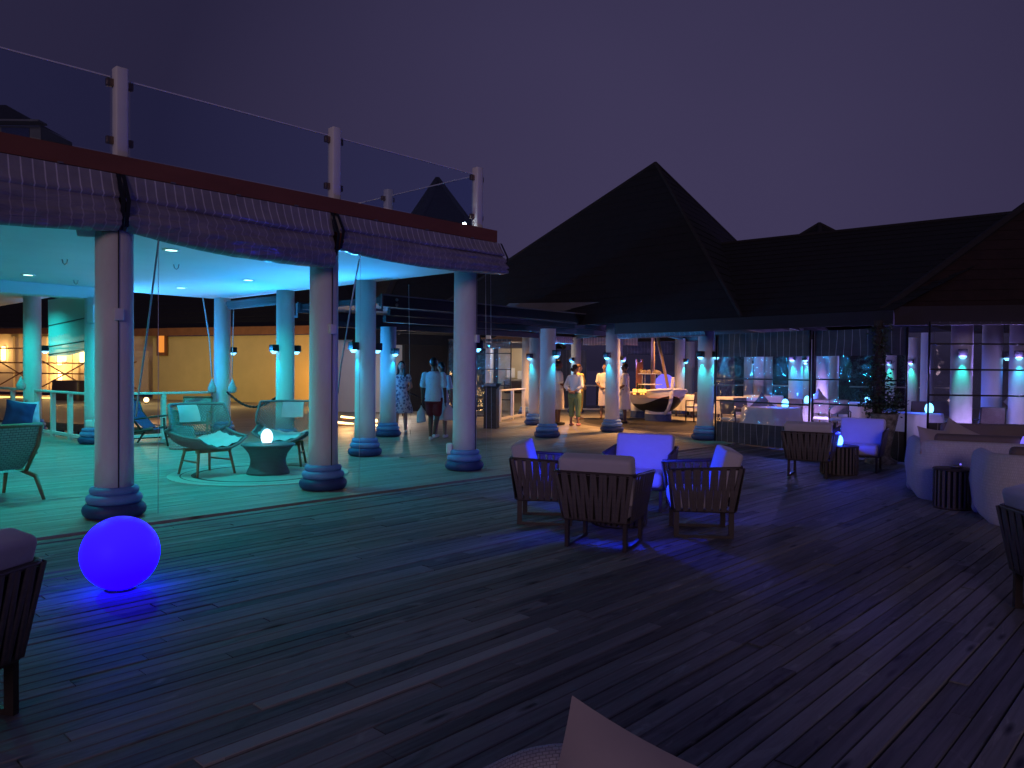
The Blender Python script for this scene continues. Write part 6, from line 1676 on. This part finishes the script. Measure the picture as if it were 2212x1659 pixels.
def person(label, pos, az, height, skin, arms, legs, hair, top, bottom, shoes, turn=0.0, female=False, lean=0.0):
    k = height / 1.75
    t = thing('person', label, 'person', (pos[0], pos[1], .012), heading(az), 'people')
    t.scale = (k, k, k)
    vox = .0105
    b_ = MB()
    sw = .165 if female else .19
    hw_ = .10
    # torso
    loft(b_, [(.86, .10, .09, 0, 0), (.93, .165, .115, 0, -.01), (1.02, .15 if female else .155, .10, 0, 0), (1.12, .125 if female else .145, .092, 0, .0), (1.24, .15 if female else .168, .108, 0, .005), (1.34, .165 if female else .185, .105, 0, 0), (1.42, .14 if female else .16, .08, 0, -.008), (1.47, .065, .06, 0, -.01)])
    cap_(b_, (0, -.01, 1.42), (0, .005, 1.54), .052, .050)
    ct, st_ = math.cos(turn), math.sin(turn)
    def hd(x, y, z): return Vector((x * ct - y * st_, x * st_ + y * ct + .01, z))
    b_.ball(hd(0, 0, 1.645), (.078, .094, .112), 18, 14)
    b_.ball(hd(0, .035, 1.585), (.055, .055, .055), 14, 10)
    cap_(b_, hd(0, .088, 1.655), hd(0, .105, 1.625), .012, .017, 4)
    b_.ball(hd(0, .088, 1.585), (.026, .014, .012), 10, 6)
    for s_ in (-1, 1):
        b_.ball(hd(s_ * .080, -.005, 1.635), (.014, .022, .032), 8, 6)
        b_.ball(hd(s_ * .032, .078, 1.672), (.022, .012, .008), 8, 6)
    for s_, (el, wr, hdir) in zip((-1, 1), arms):
        sh_ = Vector((s_ * sw, 0, 1.395)); el, wr = Vector(el), Vector(wr)
        b_.ball(sh_, .058, 12, 8); cap_(b_, sh_, el, .050, .040); cap_(b_, el, wr, .040, .027)
        hand(b_, wr, hdir, s_)
    for s_, (kn, an_) in zip((-1, 1), legs):
        hp_ = Vector((s_ * hw_ * .95, 0, .90)); kn, an_ = Vector(kn), Vector(an_)
        cap_(b_, hp_, kn, .088, .056); mid = kn.lerp(an_, .35) + Vector((0, -.012, 0)); cap_(b_, kn, mid, .054, .054); cap_(b_, mid, an_, .052, .036)
        cap_(b_, an_ + Vector((0, -.03, -.045)), an_ + Vector((0, .13, -.05)), .036, .028)
    fuse(b_, 'body', skin, t, vox)
    e_ = MB()
    for s_ in (-1, 1): e_.ball(hd(s_ * .032, .088, 1.648), (.011, .006, .006), 8, 6)
    e_.build('eyes', 'eye', t)
    e_ = MB(); e_.ball(hd(0, .092, 1.578), (.024, .008, .005), 8, 5); e_.build('mouth', 'shorts_r', t)
    # hair
    h_ = MB(); style, hm = hair
    h_.ball(hd(0, -.016, 1.675), (.086, .094, .098), 18, 12)
    if style == 'long':
        for s_ in (-1, 1): cap_(h_, hd(s_ * .062, -.01, 1.66), hd(s_ * .085, .03, 1.40), .042, .034); cap_(h_, hd(s_ * .085, .03, 1.42), hd(s_ * .080, .05, 1.34), .034, .018)
        cap_(h_, hd(0, -.07, 1.66), hd(0, -.075, 1.38), .060, .070)
    elif style == 'bun':
        h_.ball(hd(0, -.125, 1.625), (.058, .052, .055), 12, 8); cap_(h_, hd(0, -.05, 1.62), hd(0, -.10, 1.60), .060, .05)
    elif style == 'pony':
        cap_(h_, hd(0, -.09, 1.70), hd(.02, -.17, 1.62), .05, .06); cap_(h_, hd(.02, -.17, 1.62), hd(.03, -.16, 1.50), .06, .04)
    else:
        h_.ball(hd(0, -.03, 1.64), (.084, .076, .075), 14, 10)
    # keep the face free
    fo_ = fuse(h_, 'hair', hm, t, vox)
    me = fo_.data
    for v_ in me.vertices:
        l = Vector((v_.co.x, v_.co.y - .01, 0)); fx = l.x * ct + l.y * st_; fy = -l.x * st_ + l.y * ct
        lim = .045 + max(0, (v_.co.z - 1.70)) * .6
        if fy > lim and v_.co.z < 1.73 and abs(fx) < .062:
            dv = fy - lim; v_.co.x += st_ * dv * .95; v_.co.y -= ct * dv * .95
    # clothes
    for nm, mt, kind in (top, bottom):
        if kind is None: continue
        c_ = MB()
        if kind in ('tee', 'tee_long', 'blouse'):
            zb = {'tee': .84, 'tee_long': .78, 'blouse': .84}[kind]
            wd = .02
            loft(c_, [(zb, .195, .150, 0, 0), (.98, .185, .140, 0, 0), (1.12, .168 if not female else .155, .122, 0, 0), (1.25, .190 if not female else .172, .130, 0, .005), (1.36, .205 if not female else .185, .122, 0, 0), (1.43, .165, .095, 0, -.008), (1.475, .078, .075, 0, -.01)])
            for s_, (el, wr, hdir) in zip((-1, 1), arms):
                sh_ = Vector((s_ * sw, 0, 1.39)); el, wr = Vector(el), Vector(wr)
                if kind == 'blouse': cap_(c_, sh_, el, .074, .062); cap_(c_, el, el.lerp(wr, .45), .060, .056)
                else: cap_(c_, sh_, sh_.lerp(el, .78), .074, .076)
        elif kind == 'dress':
            loft(c_, [(.50, .30, .25, 0, 0), (.62, .275, .23, 0, 0), (.80, .225, .185, 0, 0), (.95, .180, .14, 0, 0), (1.07, .138, .110, 0, 0), (1.16, .150, .112, 0, .005), (1.28, .170, .128, 0, .01), (1.36, .170, .11, 0, 0), (1.43, .125, .085, 0, -.005)])
            for s_, (el, wr, hdir) in zip((-1, 1), arms):
                sh_ = Vector((s_ * sw, 0, 1.39)); cap_(c_, sh_, sh_.lerp(Vector(el), .35), .066, .064)
        elif kind == 'shorts':
            loft(c_, [(.80, .185, .135, 0, 0), (.88, .19, .14, 0, -.005), (1.0, .172, .125, 0, 0)])
            for s_, (kn, an_) in zip((-1, 1), legs): hp_ = Vector((s_ * .092, 0, .88)); cap_(c_, hp_, hp_.lerp(Vector(kn), .72), .108, .098)
        elif kind == 'capri':
            loft(c_, [(.80, .19, .14, 0, -.01), (.90, .20, .155, 0, -.015), (1.0, .175, .13, 0, 0)])
            for s_, (kn, an_) in zip((-1, 1), legs):
                hp_ = Vector((s_ * .095, 0, .88)); kn = Vector(kn); cap_(c_, hp_, kn, .115, .082); cap_(c_, kn, kn.lerp(Vector(an_), .45), .080, .074)
        elif kind == 'sarong':
            loft(c_, [(.42, .215, .175, 0, 0), (.60, .21, .17, 0, 0), (.85, .205, .16, 0, 0), (1.0, .175, .13, 0, 0)])
        if kind == 'blouse' or kind.startswith('tee') or kind == 'dress':
            # cloth folds
            for i, v_ in enumerate(c_.v):
                vv = Vector(v_); w = noise.noise(Vector((vv.x * 6, vv.y * 6, vv.z * 3))) * .012; c_.v[i] = (v_[0] * (1 + w * 3), v_[1] * (1 + w * 3), v_[2])
        fuse(c_, nm, mt, t, .012)
    if shoes:
        for s_, (kn, an_) in zip((-1, 1), legs):
            an_ = Vector(an_); s2 = MB()
            cap_(s2, an_ + Vector((0, -.035, -.048)), an_ + Vector((0, .15, -.052)), .042, .036)
            fuse(s2, 'shoe', shoes, t, .011)
    return t
REL = (((-.235, -.02, 1.13), (-.245, .03, .89), (0, .1, -1)), ((.235, -.02, 1.13), (.245, .03, .89), (0, .1, -1)))
BACK = (((-.25, -.10, 1.14), (-.07, -.20, .98), (1, -.1, -.3)), ((.25, -.10, 1.14), (.07, -.21, .99), (-1, -.1, -.3)))
FRONT = (((-.24, .02, 1.13), (-.07, .20, .98), (1, .2, -.2)), ((.24, .02, 1.13), (.07, .22, 1.0), (-1, .2, -.2)))
STAND = (((-.10, .015, .49), (-.11, -.01, .09)), ((.10, .015, .49), (.11, -.01, .09)))
WALK = (((-.08, .13, .50), (-.06, .02, .10)), ((.08, -.02, .49), (.06, -.24, .17)))
def foot(px, py): p_ = G(px, py, .012); return (p_.x, p_.y)
f_ = foot(936, 952); MAN = f_
person('man in pale speckled shirt and dark red shorts walking away', f_, 4, 1.76, 'skin_d', REL, WALK, ('short', 'hair'), ('shirt', 'shirt_s', 'tee'), ('shorts', 'shorts_r', 'shorts'), 'shoe_w')
f_ = foot(866, 936)
person('long-haired woman in a grey floral dress beside a round column', f_, 168, 1.70, 'skin_l', BACK, STAND, ('long', 'hair'), ('dress', 'dress_f', 'dress'), ('none', 'dress_f', None), 'shoe_w', turn=-.25, female=True)
f_ = (MAN[0] * 1.045 + .16, MAN[1] * 1.045)
person('ponytailed person mostly hidden in front of the walking man', f_, 15, 1.68, 'skin_m', REL, STAND, ('pony', 'hair'), ('shirt', 'bagw', 'tee'), ('skirt', 'bagw', 'sarong'), 'shoe_w', turn=.5, female=True)
f_ = foot(1241, 920)
person('woman in white blouse and green cropped trousers, hands behind her back', f_, 28, 1.68, 'skin_m', BACK, STAND, ('bun', 'hair'), ('blouse', 'shirt_w', 'blouse'), ('trousers', 'pants_g', 'capri'), 'shoe_p', turn=-.35, female=True)
f_ = foot(1205, 917)
person('man in white looking right, half hidden by a column', f_, 80, 1.80, 'skin_d', FRONT, STAND, ('short', 'hair'), ('shirt', 'shirt_w', 'tee_long'), ('sarong', 'sarong', 'sarong'), 'shoe_b')
f_ = foot(1249, 906)
person('person in yellow standing behind the woman in green trousers', f_, 60, 1.72, 'skin_l', FRONT, STAND, ('short', 'hair_b'), ('shirt', 'yellowc', 'tee'), ('trousers', 'yellowc', 'capri'), None, turn=-.3)
f_ = foot(1306, 905)
person('server in white shirt and pale sarong, half hidden by a column', f_, 200, 1.74, 'skin_m', FRONT, STAND, ('short', 'hair'), ('shirt', 'shirt_w', 'tee'), ('sarong', 'sarong', 'sarong'), None)
f_ = foot(1349, 915)
person('man in floral shirt and pale sarong standing beside the boat', f_, -80, 1.74, 'skin_d', FRONT, STAND, ('short', 'hair'), ('shirt', 'shirt_f', 'tee_long'), ('sarong', 'sarong', 'sarong'), 'shoe_b')
# carried bags
def carrier(label, p_, s_=1.0):
    b_ = MB(); b_.lathe([(.01, .30), (.02, .26), (.10, .16), (.13, .0), (.11, -.06), (.01, -.07)], seg=14, cap=False, sx=s_, sy=.5 * s_)
    for i, v_ in enumerate(b_.v): w = noise.noise(Vector(v_) * 11) * .03; b_.v[i] = (v_[0] + w, v_[1], v_[2] + w)
    return tag(b_.build('carrier_bag', 'bagw', None, p_, .3), label, 'bag', 'carried bags')
p_ = AT(919, 893, 16.6); carrier('white bag in the left hand of the walking man', (MAN[0] - .27, MAN[1] + .06, .46), .8)
carrier('white bag at the right side of the walking man', (MAN[0] + .30, MAN[1] + .25, .50), 1.0)
fl_ = MB()
for k in range(5):
    a_ = 2 * PI * k / 5; fl_.ball((.022 * math.cos(a_), 0, .022 * math.sin(a_)), (.016, .008, .016), 8, 6)
wg = [o for o in bpy.data.objects if o.get('label', '').startswith('woman in white blouse')][0]
fl_.build('hair_flower', 'shirt_w', wg, (-.055, -.135, 1.66))

# ------------------------------------------------------------------ the last look-overs
if 'drop' in globals(): pass
